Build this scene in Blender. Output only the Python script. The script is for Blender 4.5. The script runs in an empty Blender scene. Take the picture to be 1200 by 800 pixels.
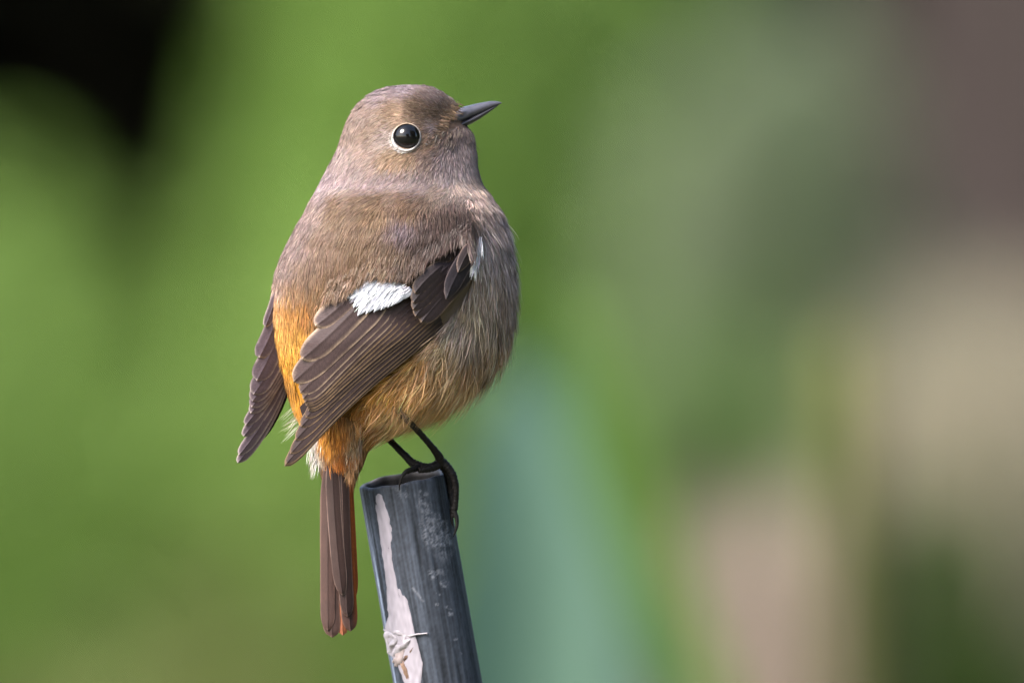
import bpy, math, random
import numpy as np
from mathutils import Vector

random.seed(7)
rng = np.random.default_rng(11)
sc = bpy.context.scene
C = sc.collection
R = math.radians

# ------------------------------------------------------------------ camera, light, exposure
CAM_Z = 1.3                       # camera height, 5 m in front of the perch
D0 = 5.0
cam_d = bpy.data.cameras.new('camera')
cam = bpy.data.objects.new('camera', cam_d)
C.objects.link(cam)
cam.location = (0, -D0, CAM_Z)
cam.rotation_euler = (R(90), 0, 0)
cam_d.sensor_width = 36
cam_d.lens = 750
cam_d.clip_start = 0.1
cam_d.clip_end = 1000
cam_d.dof.use_dof = True
cam_d.dof.focus_distance = D0 - 0.016
cam_d.dof.aperture_fstop = 12.5
sc.camera = cam

SUN_EL, SUN_AZ = 43, -52          # azimuth: 0 = straight behind the camera, negative = from the left
w = bpy.data.worlds.new('World')
sc.world = w
w.use_nodes = True
nt = w.node_tree
bg = nt.nodes['Background']
sky = nt.nodes.new('ShaderNodeTexSky')
sky.sky_type = 'NISHITA'
sky.sun_disc = False
sky.sun_elevation = R(SUN_EL)
sky.sun_rotation = R(180 - SUN_AZ)
sky.air_density = 1.0
sky.dust_density = 2.5
nt.links.new(sky.outputs[0], bg.inputs[0])
bg.inputs[1].default_value = 0.12
sun_d = bpy.data.lights.new('sun', 'SUN')
sun_d.energy = 2.2
sun_d.angle = R(30)
sun_d.color = (1.0, 0.965, 0.93)
sun = bpy.data.objects.new('sun', sun_d)
C.objects.link(sun)
_sd = Vector((math.sin(R(SUN_AZ)) * math.cos(R(SUN_EL)), -math.cos(R(SUN_AZ)) * math.cos(R(SUN_EL)), math.sin(R(SUN_EL))))
sun.rotation_euler = _sd.to_track_quat('Z', 'Y').to_euler()

sc.view_settings.view_transform = 'Standard'
sc.view_settings.look = 'None'
sc.view_settings.gamma = 1
sc.view_settings.exposure = 2.2
sc.cycles.use_denoising = True
sc.cycles.max_bounces = 6
sc.cycles.caustics_reflective = False
sc.cycles.caustics_refractive = False

# ------------------------------------------------------------------ helpers
U = 0.0002                        # metres per unit of the bird's own drawing grid


def G(x, y, d):
    """grid coordinates (right, down, away) -> world metres; works on arrays"""
    return np.stack([(np.asarray(x, float) - 600) * U + 0 * np.asarray(d, float), np.asarray(d, float) * U + 0 * np.asarray(x, float),
                     CAM_Z + (400 - np.asarray(y, float)) * U + 0 * np.asarray(d, float)], -1)


def lin(c):
    c = np.asarray(c, float) / 255.0
    return np.where(c <= 0.04045, c / 12.92, ((c + 0.055) / 1.055) ** 2.4)


ALB = 0.47                        # brightness in daylight -> albedo


def alb(c, k=None):
    return lin(c) * (ALB if k is None else k)


LOC = {}


def thing(name, label, cat, loc, group=None):
    o = bpy.data.objects.new(name, None)
    C.objects.link(o)
    o.empty_display_size = 0.02
    o.location = loc
    o['label'] = label
    o['category'] = cat
    if group:
        o['group'] = group
    LOC[o.name] = np.array(loc, float)
    return o


def part(name, V, F, mat, parent=None, col=None, uv=None, smooth=True, kind=None, label=None):
    """V (n,3) world metres, F list of arrays of faces (each (m,k)) or list of tuples"""
    V = np.asarray(V, float)
    origin = np.zeros(3)
    if parent is not None:
        origin = LOC[parent.name]
    me = bpy.data.meshes.new(name)
    if isinstance(F, np.ndarray):
        F = [F]
    if len(F) and isinstance(F[0], np.ndarray):
        loops = np.concatenate([f.reshape(-1) for f in F]).astype(np.int32)
        sizes = np.concatenate([np.full(len(f), f.shape[1], np.int32) for f in F])
    else:
        loops = np.array([i for f in F for i in f], np.int32)
        sizes = np.array([len(f) for f in F], np.int32)
    starts = np.concatenate([[0], np.cumsum(sizes)[:-1]]).astype(np.int32)
    me.vertices.add(len(V))
    me.vertices.foreach_set('co', (V - origin).astype(np.float32).reshape(-1))
    me.loops.add(len(loops))
    me.loops.foreach_set('vertex_index', loops)
    me.polygons.add(len(sizes))
    me.polygons.foreach_set('loop_start', starts)
    me.polygons.foreach_set('loop_total', sizes)
    me.polygons.foreach_set('use_smooth', np.full(len(sizes), smooth))
    if col is not None:
        a = me.color_attributes.new('Col', 'FLOAT_COLOR', 'POINT')
        cc = np.ones((len(V), 4), np.float32)
        cc[:, :3] = np.clip(col, 0.001, 0.9)
        a.data.foreach_set('color', cc.reshape(-1))
    if uv is not None:
        l = me.uv_layers.new(name='UVMap')
        l.data.foreach_set('uv', np.asarray(uv, np.float32)[loops].reshape(-1))
    me.update(calc_edges=True)
    me.validate()
    o = bpy.data.objects.new(name, me)
    C.objects.link(o)
    if mat:
        me.materials.append(mat)
    if parent is not None:
        o.parent = parent
        LOC[o.name] = origin
    if kind:
        o['kind'] = kind
    if label:
        o['label'] = label
    return o


def grid_faces(nv, nu, wrap=False):
    i = np.arange(nv - 1)[:, None]
    j = np.arange(nu if wrap else nu - 1)[None, :]
    a = i * nu + j
    b = i * nu + (j + 1) % nu
    return np.stack([a, b, b + nu, a + nu], -1).reshape(-1, 4)


def mat_new(name, rough=0.6, spec=0.3, attr=True, color=(0.5, 0.5, 0.5)):
    m = bpy.data.materials.new(name)
    m.use_nodes = True
    n = m.node_tree.nodes
    p = n['Principled BSDF']
    p.inputs['Roughness'].default_value = rough
    p.inputs['Specular IOR Level'].default_value = spec
    if attr:
        at = n.new('ShaderNodeAttribute')
        at.attribute_name = 'Col'
        m.node_tree.links.new(at.outputs['Color'], p.inputs['Base Color'])
    else:
        p.inputs['Base Color'].default_value = (*color, 1)
    return m


def mul_noise(m, scale, lo, hi, vec='Object', stretch=(1, 1, 1), detail=4, bump=0.0, dist=0.001):
    """fine procedural grain on a material: multiplies the base colour, optional bump"""
    t = m.node_tree
    p = t.nodes['Principled BSDF']
    tc = t.nodes.new('ShaderNodeTexCoord')
    mp = t.nodes.new('ShaderNodeMapping')
    mp.inputs['Scale'].default_value = stretch
    nz = t.nodes.new('ShaderNodeTexNoise')
    nz.inputs['Scale'].default_value = scale
    nz.inputs['Detail'].default_value = detail
    mr = t.nodes.new('ShaderNodeMapRange')
    mr.inputs[1].default_value = 0.3
    mr.inputs[2].default_value = 0.7
    mr.inputs[3].default_value = lo
    mr.inputs[4].default_value = hi
    mx = t.nodes.new('ShaderNodeMix')
    mx.data_type = 'RGBA'
    mx.blend_type = 'MULTIPLY'
    mx.inputs[0].default_value = 1
    t.links.new(tc.outputs[vec], mp.inputs[0])
    t.links.new(mp.outputs[0], nz.inputs[0])
    t.links.new(nz.outputs[0], mr.inputs[0])
    src = p.inputs['Base Color'].links
    if src:
        t.links.new(src[0].from_socket, mx.inputs[6])
    else:
        mx.inputs[6].default_value = p.inputs['Base Color'].default_value
    t.links.new(mr.outputs[0], mx.inputs[7])
    t.links.new(mx.outputs[2], p.inputs['Base Color'])
    if bump:
        b = t.nodes.new('ShaderNodeBump')
        b.inputs['Strength'].default_value = bump
        b.inputs['Distance'].default_value = dist
        t.links.new(nz.outputs[0], b.inputs['Height'])
        t.links.new(b.outputs[0], p.inputs['Normal'])


def leaf_material(name, trans=0.35, rough=0.55):
    m = bpy.data.materials.new(name)
    m.use_nodes = True
    t = m.node_tree
    p = t.nodes['Principled BSDF']
    p.inputs['Roughness'].default_value = rough
    p.inputs['Specular IOR Level'].default_value = 0.25
    at = t.nodes.new('ShaderNodeAttribute')
    at.attribute_name = 'Col'
    tr = t.nodes.new('ShaderNodeBsdfTranslucent')
    mx = t.nodes.new('ShaderNodeMixShader')
    mx.inputs[0].default_value = trans
    t.links.new(at.outputs['Color'], p.inputs['Base Color'])
    t.links.new(at.outputs['Color'], tr.inputs['Color'])
    t.links.new(p.outputs[0], mx.inputs[1])
    t.links.new(tr.outputs[0], mx.inputs[2])
    t.links.new(mx.outputs[0], t.nodes['Material Output'].inputs[0])
    return m


M_plume = mat_new('plumage', 0.6, 0.3)
M_plume.node_tree.nodes['Principled BSDF'].inputs['Sheen Weight'].default_value = 0.25
M_plume.node_tree.nodes['Principled BSDF'].inputs['Sheen Roughness'].default_value = 0.35
M_body = mat_new('down', 0.85, 0.1)
M_feather = mat_new('flight feather', 0.55, 0.25)
mul_noise(M_feather, 6, 0.74, 1.22, 'UV', (1.2, 6, 1), 4, 0.2, 0.0002)
M_bill = mat_new('bill horn', 0.28, 0.5)
mul_noise(M_bill, 900, 0.8, 1.2, 'Object', (1, 1, 1), 3, 0.06, 0.0002)
M_eye = mat_new('eye', 0.05, 0.35, False, (0.004, 0.0035, 0.0035))
M_leg = mat_new('scaly leg', 0.6, 0.2)
mul_noise(M_leg, 1400, 0.6, 1.5, 'Object', (1, 1, 1), 3, 0.3, 0.0003)
M_pole = mat_new('coated tube', 0.58, 0.22)
M_pole.node_tree.nodes['Principled BSDF'].inputs['Coat Weight'].default_value = 0.0
M_pole.node_tree.nodes['Principled BSDF'].inputs['Coat Roughness'].default_value = 0.4
mul_noise(M_pole, 2600, 0.85, 1.15, 'Object', (1, 1, 0.25), 4, 0.10, 0.0002)
M_strip = mat_new('peeling film', 0.6, 0.25)
mul_noise(M_strip, 700, 0.86, 1.08, 'Object', (1, 1, 0.16), 5, 0.35, 0.0004)
M_dark = mat_new('hollow', 0.9, 0.1, False, (0.012, 0.012, 0.014))


def smooth_noise(seed, n=24, fmin=0.02, fmax=0.12):
    r = np.random.default_rng(seed)
    th = r.uniform(0, 2 * np.pi, n)
    fr = np.exp(r.uniform(np.log(fmin), np.log(fmax), n))
    ph = r.uniform(0, 2 * np.pi, n)

    def f(x, y):
        s = 0
        for k in range(n):
            s = s + np.sin((np.cos(th[k]) * x + np.sin(th[k]) * y) * fr[k] * 2 * np.pi + ph[k])
        return s / math.sqrt(n / 2)
    return f


def idw(pts, vals, x, y, power=4.0, soft=9.0):
    pts = np.asarray(pts, float)
    vals = np.asarray(vals, float)
    num = 0
    den = 0
    for k in range(len(pts)):
        d2 = (x - pts[k, 0]) ** 2 + (y - pts[k, 1]) ** 2 + soft ** 2
        wk = d2 ** (-power / 2)
        num = num + wk[..., None] * vals[k]
        den = den + wk
    return num / den[..., None]


def inside(poly, x, y):
    res = np.zeros(np.shape(x), bool)
    n = len(poly)
    for i in range(n):
        x1, y1 = poly[i]
        x2, y2 = poly[(i + 1) % n]
        c = ((y1 > y) != (y2 > y)) & (x < (x2 - x1) * (y - y1) / (y2 - y1 + 1e-9) + x1)
        res ^= c
    return res


# ------------------------------------------------------------------ setting: ground
gm = bpy.data.materials.new('grassy soil')
gm.use_nodes = True
_t = gm.node_tree
_p = _t.nodes['Principled BSDF']
_p.inputs['Roughness'].default_value = 0.95
_nz = _t.nodes.new('ShaderNodeTexNoise')
_nz.inputs['Scale'].default_value = 1.5
_nz.inputs['Detail'].default_value = 8
_tc = _t.nodes.new('ShaderNodeTexCoord')
_cr = _t.nodes.new('ShaderNodeValToRGB')
_cr.color_ramp.elements[0].position = 0.35
_cr.color_ramp.elements[0].color = (0.05, 0.045, 0.025, 1)
_cr.color_ramp.elements[1].position = 0.6
_cr.color_ramp.elements[1].color = (0.075, 0.085, 0.04, 1)
_t.links.new(_tc.outputs['Object'], _nz.inputs[0])
_t.links.new(_nz.outputs[0], _cr.inputs[0])
_t.links.new(_cr.outputs[0], _p.inputs['Base Color'])
n = 61
gx, gy = np.meshgrid(np.linspace(-1, 1, n), np.linspace(-1, 1, n))
gx = np.sign(gx) * np.abs(gx) ** 3 * 300
gy = np.sign(gy) * np.abs(gy) ** 3 * 300 + 8
gz = 0.05 * np.sin(gx * 0.6) * np.cos(gy * 0.5) - 0.05
gz = np.where((np.abs(gx) < 1.5) & (np.abs(gy) < 1.5), gz * 0, gz)
ground = part('ground', np.stack([gx, gy, gz], -1).reshape(-1, 3), grid_faces(n, n), gm, kind='structure')

# ------------------------------------------------------------------ pole
PC = np.array([471.0, 561.0, 25.0])         # centre of its cut top, grid units
PA = np.array([0.175, 1.0, 0.115])
PA /= np.linalg.norm(PA)
PR = 51.5
E1 = np.array([1.0, 0, 0]) - PA * PA[0]
E1 /= np.linalg.norm(E1)
E2 = np.cross(PA, E1)
if E2[2] > 0:
    E2 = -E2                                # towards the camera


def pole_pt(th, l, r):
    """grid coordinates of a point on the tube"""
    return PC + PA * l[..., None] + r[..., None] * (np.cos(th)[..., None] * E1 + np.sin(th)[..., None] * E2)


def pole_uv(x, y):
    """angle and length on the near face for drawing coordinates"""
    x = np.asarray(x, float)
    y = np.asarray(y, float)
    l = (y - PC[1]) / PA[1]
    for _ in range(5):
        u = (x - PC[0] - PA[0] * l)
        th = np.arccos(np.clip((u - PR * np.sin(np.arccos(np.clip(u / PR, -.999, .999))) * E2[0]) / (PR * E1[0]), -0.999, 0.999))
        yy = PC[1] + PA[1] * l + PR * (np.cos(th) * E1[1] + np.sin(th) * E2[1])
        l = l + (y - yy)
    return th, l


pole_root = thing('post', 'dark slate blue tube post with a peeling pale strip, bird perched on its cut top', 'post',
                  tuple(G(*(PC + PA * (6400 / PA[1]))[[0, 1, 2]])))
NU = 288
ls = np.concatenate([np.linspace(0, 262, 240), np.linspace(275, 6480 / PA[1], 60)])
th = np.linspace(0, 2 * np.pi, NU, endpoint=False)
TH, L = np.meshgrid(th, ls)
sn = smooth_noise(3, 30, 0.01, 0.2)
sn2 = smooth_noise(5, 40, 0.03, 0.25)
arc = TH * PR
streak = smooth_noise(8, 40, 0.02, 0.22)(arc, L * 0.02)
fine = smooth_noise(9, 40, 0.08, 0.4)(arc, L * 0.04)
rim_dz = 0.8 * smooth_noise(4, 16, 0.004, 0.03)(arc, arc * 0) * np.exp(-L / 6)
front = pole_pt(TH, L, np.full_like(L, PR))
fx, fy = front[..., 0], front[..., 1]
isf = np.sin(TH) > -0.05
scuff1 = [(489, 576), (497, 578), (505, 600), (519, 612), (529, 632), (527, 655), (518, 662), (512, 648), (500, 640), (494, 625), (497, 610), (492, 594)]
scuff2 = [(466, 563), (478, 560), (480, 572), (474, 588), (466, 578)]
scuff3 = [(500, 664), (522, 662), (525, 690), (515, 682), (503, 676)]


def soft_poly(poly, x, y, r=3.5):
    s = 0
    for dx, dy in ((0, 0), (r, 0), (-r, 0), (0, r), (0, -r), (r * .7, r * .7), (-r * .7, r * .7), (r * .7, -r * .7), (-r * .7, -r * .7)):
        s = s + inside(poly, x + dx, y + dy)
    return s / 9.0


grain = smooth_noise(21, 90, 0.05, 0.5)(fx, fy)
grain2 = smooth_noise(22, 60, 0.03, 0.12)(fx, fy)
sc1 = np.clip(soft_poly(scuff1, fx + 2.5 * grain2, fy + 2.5 * grain) * (0.62 + 0.42 * grain), 0, 1) * isf
sc2 = np.clip(soft_poly(scuff2, fx + 2 * grain2, fy) * (0.25 + 0.45 * grain), 0, 1) * isf
sc3 = np.clip(soft_poly(scuff3, fx + 2 * grain2, fy + 2 * grain2) * (grain - 0.25), 0, 1) * isf
dots = np.zeros_like(L)
for (dx, dy, dr) in [(508, 675, 2.6), (517, 683, 3), (522, 686, 2), (525, 712, 2.2), (528, 720, 2.8), (511, 710, 1.3), (534, 746, 2.4), (421, 621, 1.3), (424, 632, 1.2), (432, 671, 1.6), (505, 668, 1.5), (541, 764, 1.2), (449, 617, 1.5), (515, 694, 1.5)]:
    dots = np.maximum(dots, np.exp(-(((fx - dx + 1.3 * grain) / (dr * .72)) ** 2 + ((fy - dy + 1.8 * grain2) / (dr * 1.0)) ** 2) ** 2) * isf)
# a short bright scratch
sx, sy = fx - 490, fy - 696
sd = np.abs(sx * 0.78 - sy * 0.62)
dots = np.maximum(dots, np.exp(-(sd / 1.3) ** 2) * (np.abs(sx * 0.62 + sy * 0.78) < 11) * isf * (0.55 + 0.2 * grain))
base = np.array([0.034, 0.039, 0.050])
col = base * np.clip(1 + 0.2 * streak + 0.18 * fine + 0.10 * sn2(arc, L), 0.35, 2.2)[..., None]
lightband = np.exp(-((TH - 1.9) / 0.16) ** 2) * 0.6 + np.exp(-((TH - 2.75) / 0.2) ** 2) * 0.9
left_sheen = np.clip((TH - 2.2) / .5, 0, 1) * np.clip(L / 60, .25, 1) * np.clip(.75 + .3 * streak + .2 * fine, .2, 1.5) * (TH < 3.6)   # bluish sky sheen on the left side, put into the tube's colour
col = col * (1 + 2.1 * left_sheen[..., None]) + left_sheen[..., None] * np.array([.006, .012, .024])
cs = np.clip(sc1 * 0.75 + sc2 * 0.55 + sc3 * 0.5 + dots, 0, 1)[..., None]
col = col * (1 - cs) + np.array([0.17, 0.175, 0.20]) * cs
rdisp = PR + 0.15 * streak + 0.08 * fine + 0.22 * (sc1 + sc2) * (0.5 + grain) + 0.3 * dots
rr = rdisp - 1.6 * np.exp(-L / 1.2)
V = pole_pt(TH, L + rim_dz, rr)
nv = len(ls)
# rim and inside of the tube
Ti = np.tile(th, (5, 1))
Li = np.array([0.0, 1.5, 6, 30, 60])[:, None] + np.zeros_like(Ti)
Ri = np.array([PR - 4.2, PR - 5.8, PR - 6.2, PR - 6.5, 0.5])[:, None] + np.zeros_like(Ti)
inner = pole_pt(Ti, Li + rim_dz[0][None] * np.array([1, 1, .5, 0, 0])[:, None], Ri)
V2 = np.concatenate([inner[::-1], V], 0)
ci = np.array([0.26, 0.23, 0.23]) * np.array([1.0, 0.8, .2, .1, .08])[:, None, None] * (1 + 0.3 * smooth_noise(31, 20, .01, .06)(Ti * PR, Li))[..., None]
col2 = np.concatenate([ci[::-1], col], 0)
Vg = V2.reshape(-1, 3)
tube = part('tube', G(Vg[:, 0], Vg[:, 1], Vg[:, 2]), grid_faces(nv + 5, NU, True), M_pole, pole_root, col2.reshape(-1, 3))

# peeling strip: thin film standing a little proud of the tube
lefts = [(440, 583), (440, 592), (443, 612), (446, 633), (450, 660), (453, 692), (455, 722), (451.5, 737), (449, 748), (451, 762), (460, 771), (466, 780), (471, 792), (475, 803), (482, 850)]
rights = [(448, 579), (452, 592), (457, 608), (460, 628), (461.5, 660), (467, 688), (478, 704), (482, 722), (485, 737), (489, 752), (493, 766), (495, 776), (494.5, 790), (492.5, 803), (488, 850)]
ys = np.linspace(580, 850, 190)
lx = np.interp(ys, [p[1] for p in lefts], [p[0] for p in lefts])
rx = np.interp(ys, [p[1] for p in rights], [p[0] for p in rights])
nl = smooth_noise(40, 20, .03, .3)
lx = lx + 0.3 * nl(ys, ys * 0)
rx = rx + 0.3 * nl(ys + 500, ys * 0)
ss = np.linspace(0, 1, 22)
X = lx[:, None] + (rx - lx)[:, None] * ss[None]
Y = ys[:, None] + 0 * X + 1.2 * nl(X * 2, X * 0 + 9) * np.exp(-(ys[:, None] - 580) / 6)
tt, ll = pole_uv(X, Y)
wr = smooth_noise(41, 50, .02, .22)(X * 1.5, Y * 0.4)
edge = np.minimum(ss, 1 - ss)[None] * (rx - lx)[:, None]
hh = 0.25 + 0.45 * np.clip(edge / 2.0, 0, 1) + 0.14 * wr
Vs = pole_pt(tt, ll, PR + hh).reshape(-1, 3)
cst = alb((214, 204, 214), 0.46) * np.clip(1 + 0.06 * wr - 0.12 * np.exp(-edge / 1.2), .5, 1.2)[..., None]
part('peeling_strip', G(Vs[:, 0], Vs[:, 1], Vs[:, 2]), grid_faces(190, 22), M_strip, pole_root, cst.reshape(-1, 3))


def pole_blob(name, cx, cy, rx_, ry_, h, seed, c, ang=0.0, amp=0.35, dark=None, n=34):
    """crumpled flake of film on the tube"""
    a = np.linspace(0, 2 * np.pi, n, endpoint=False)
    rr_ = np.linspace(0, 1, 14)
    A, Q = np.meshgrid(a, rr_)
    nz = smooth_noise(seed, 20, .2, 1.0)
    k = 1 + amp * 0.5 * nz(np.cos(A) * 2, np.sin(A) * 2)
    px = Q * k * rx_ * np.cos(A)
    py = Q * k * ry_ * np.sin(A)
    X = cx + px * math.cos(ang) - py * math.sin(ang)
    Y = cy + px * math.sin(ang) + py * math.cos(ang)
    H = h * np.sqrt(np.clip(1 - Q ** 3, 0, 1)) * (0.65 + 0.38 * smooth_noise(seed + 1, 40, .02, .09)(X, Y)) + 0.2
    cc = np.tile(np.asarray(c, float), (*X.shape, 1)) * np.clip(1 + 0.10 * smooth_noise(seed + 2, 30, .05, .3)(X, Y), .5, 1.4)[..., None]
    if dark:
        for (dx, dy, ax, ay) in dark:
            q = np.exp(-(((X - dx) / ax) ** 2 + ((Y - dy) / ay) ** 2) ** 2)
            H = H - q * h * 0.9
            cc = cc * (1 - q[..., None]) + np.array([.02, .015, .018]) * q[..., None]
    t_, l_ = pole_uv(X, Y)
    Vb = pole_pt(t_, l_, PR + np.maximum(H, 0.15)).reshape(-1, 3)
    return part(name, G(Vb[:, 0], Vb[:, 1], Vb[:, 2]), grid_faces(14, n, True), M_strip, pole_root, cc.reshape(-1, 3))


fc = alb((216, 206, 212), 0.48)
pole_blob('crumpled_flake', 458, 751, 9, 13, 3.2, 50, fc, 0.1, .3, dark=[(457.3, 751, 1.7, 4.2)], n=60)
pole_blob('crumpled_flake', 470, 757, 8.5, 12, 4.0, 53, fc, 0.3, .3, dark=[(467.5, 752, 4.6, 2.4)], n=60)
pole_blob('crumpled_flake', 468, 769, 5.0, 12, 3.0, 56, fc * np.array([.9, .8, .72]), 0.35, .4)
pole_blob('crumpled_flake', 478, 767, 2.0, 10, 2.0, 59, alb((110, 85, 70), .7), 0.6, .4)
pole_blob('crumpled_flake', 476, 787, 2.6, 14, 2.0, 62, alb((150, 120, 100), .7), -0.35, .5)
pole_blob('crumpled_flake', 466, 741, 15, 3.0, 1.6, 65, fc, 0.15, .5)
# thin curled thread of film sticking out to the right


def tube_mesh(path, rad, ns=10, bump=0.0, seed=0, cap=True):
    """path in grid units (x, y, d)"""
    path = np.asarray(path, float)
    rad = np.asarray(rad, float)
    tg = np.gradient(path, axis=0)
    tg /= np.linalg.norm(tg, axis=1)[:, None] + 1e-9
    ref = np.array([0.13, 0.21, 1.0])
    a = np.cross(tg, ref)
    a /= np.linalg.norm(a, axis=1)[:, None] + 1e-9
    b = np.cross(tg, a)
    an = np.linspace(0, 2 * np.pi, ns, endpoint=False)
    r2 = rad[:, None] * np.ones((1, ns))
    if bump:
        rg = np.random.default_rng(seed)
        r2 = r2 * (1 + bump * rg.standard_normal(r2.shape))
    P = path[:, None] + r2[..., None] * (np.cos(an)[None, :, None] * a[:, None] + np.sin(an)[None, :, None] * b[:, None])
    V = P.reshape(-1, 3)
    F = [tuple(int(q) for q in f) for f in grid_faces(len(path), ns, True)]
    if cap:
        F.append(tuple(range(ns))[::-1])
        F.append(tuple(range((len(path) - 1) * ns, len(path) * ns)))
    return V, F


def spline(pts, n):
    """Catmull-Rom through points of any dimension"""
    p = np.asarray(pts, float)
    p = np.concatenate([[2 * p[0] - p[1]], p, [2 * p[-1] - p[-2]]])
    m = len(p) - 3
    out = []
    for q in np.linspace(0, m - 1e-6, n):
        i = int(q)
        t = q - i
        a, b, c, d = p[i:i + 4]
        out.append(0.5 * ((2 * b) + (c - a) * t + (2 * a - 5 * b + 4 * c - d) * t * t + (3 * b - a - 3 * c + d) * t ** 3))
    return np.array(out)


def on_pole(x, y, h):
    t_, l_ = pole_uv(np.array([x]), np.array([y]))
    return pole_pt(t_, l_, np.array([PR + h]))[0]


thr = spline([on_pole(480, 745, 1.0), on_pole(488, 742.5, 2.0), on_pole(497, 741.5, 2.0), on_pole(501, 741, 2.5)], 16)
tv, tf = tube_mesh(thr, np.linspace(1.2, 0.6, 16) + 0.6 * np.exp(-((np.linspace(0, 1, 16) - .93) / .07) ** 2), 8, .12, 3)
part('film_thread', G(*tv.T), tf, M_strip, pole_root, np.tile(fc, (len(tv), 1)))

# ------------------------------------------------------------------ bird
BX = np.array([505, 548, 0.0])
bird = thing('bird', 'small round brown bird with orange rump and white wing patch perched on the post top', 'bird', tuple(G(*BX)))

rows = np.array([
    # y    left  right  half-depth  centre-depth  egg
    [100, 479, 483, 2, -8, 0], [100.6, 468, 495, 12, -8, 0], [102, 456, 506, 22, -8, .05], [105, 444, 515, 33, -8, .12], [110, 433, 524, 42, -8, .25],
    [118, 422, 535, 50, -8, .44], [126, 414, 541, 56, -8, .54], [134, 409, 543, 60, -8, .56], [142, 405, 545, 63, -8, .56],
    [150, 402, 552, 65, -8, .54], [158, 399, 557, 66, -8, .48], [168, 396, 559, 67, -8, .40], [180, 391, 561, 69, -9, .3],
    [192, 385, 561.5, 72, -10, .2], [204, 379, 564, 74, -11, .12], [214, 374, 567, 76, -12, .05], [222, 370, 571.5, 81, -13, 0],
    [232, 364, 577, 98, -14, 0], [244, 358, 585, 113, -14, 0], [258, 350, 591, 122, -13, 0], [275, 341, 596, 129, -11, 0],
    [295, 331, 600, 133, -8, 0], [312, 324, 602, 133, -6, 0], [330, 319, 603, 130, -4, 0], [350, 316, 603, 126, -2, 0],
    [370, 315, 602, 122, 0, 0], [390, 317, 598, 118, 0, 0], [410, 321, 590, 113, 0, 0], [430, 327, 578, 106, 0, 0],
    [450, 333, 560, 98, -2, 0], [468, 339, 538, 86, -5, 0], [482, 345, 512, 72, -8, 0], [494, 351, 482, 57, -12, 0],
    [506, 357, 455, 43, -18, 0], [520, 363, 438, 34, -24, 0], [536, 369, 430, 25, -27, 0], [552, 374, 423, 15, -25, 0],
    [568, 379, 417, 9, -22, 0], [582, 386, 412, 4, -20, 0]], float)
yb = np.concatenate([np.linspace(100, 110, 16), np.linspace(111, 582, 236)])
tab = np.stack([np.interp(yb, rows[:, 0], rows[:, k]) for k in range(1, 6)], 1)
# smooth everywhere except the very top
ker = np.exp(-np.linspace(-2, 2, 9) ** 2)
ker /= ker.sum()
for k in range(5):
    pad = np.concatenate([np.full(4, tab[16, k]), tab[16:, k], np.full(4, tab[-1, k])])
    sm = np.convolve(pad, ker, 'valid')
    tab[24:, k] = sm[8:]
SHR = 2.5
xl, xr, bd, yc, eg = tab.T
xc = (xl + xr) / 2
ha = np.maximum((xr - xl) / 2 - SHR, 1)
hb = np.maximum(bd - SHR, 1)
NB = 144
ub = np.linspace(0, 2 * np.pi, NB, endpoint=False)
cu, su = np.cos(ub), np.sin(ub)
eggf = 1 - eg[:, None] * np.clip(cu, 0, 1)[None] ** 1.3
BXs = xc[:, None] + ha[:, None] * cu[None]
BDs = yc[:, None] - hb[:, None] * su[None] * eggf
BYs = np.repeat(yb[:, None], NB, 1)
# tilt of the head: nothing; a slight tilt of the rings keeps the crown round
BP = np.stack([BXs, BYs, BDs], -1)
# gentle lumps of plumage
ln = smooth_noise(70, 30, .004, .02)


def body_depth(x, y):
    """depth of the near body surface"""
    x = np.asarray(x, float)
    y = np.asarray(y, float)
    c = np.interp(y, yb, xc)
    a = np.interp(y, yb, ha)
    b = np.interp(y, yb, hb)
    e = np.interp(y, yb, eg)
    cc = np.clip((x - c) / a, -1, 1)
    return np.interp(y, yb, yc) - b * np.sqrt(1 - cc ** 2) * (1 - e * np.clip(cc, 0, 1) ** 1.3)


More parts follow.
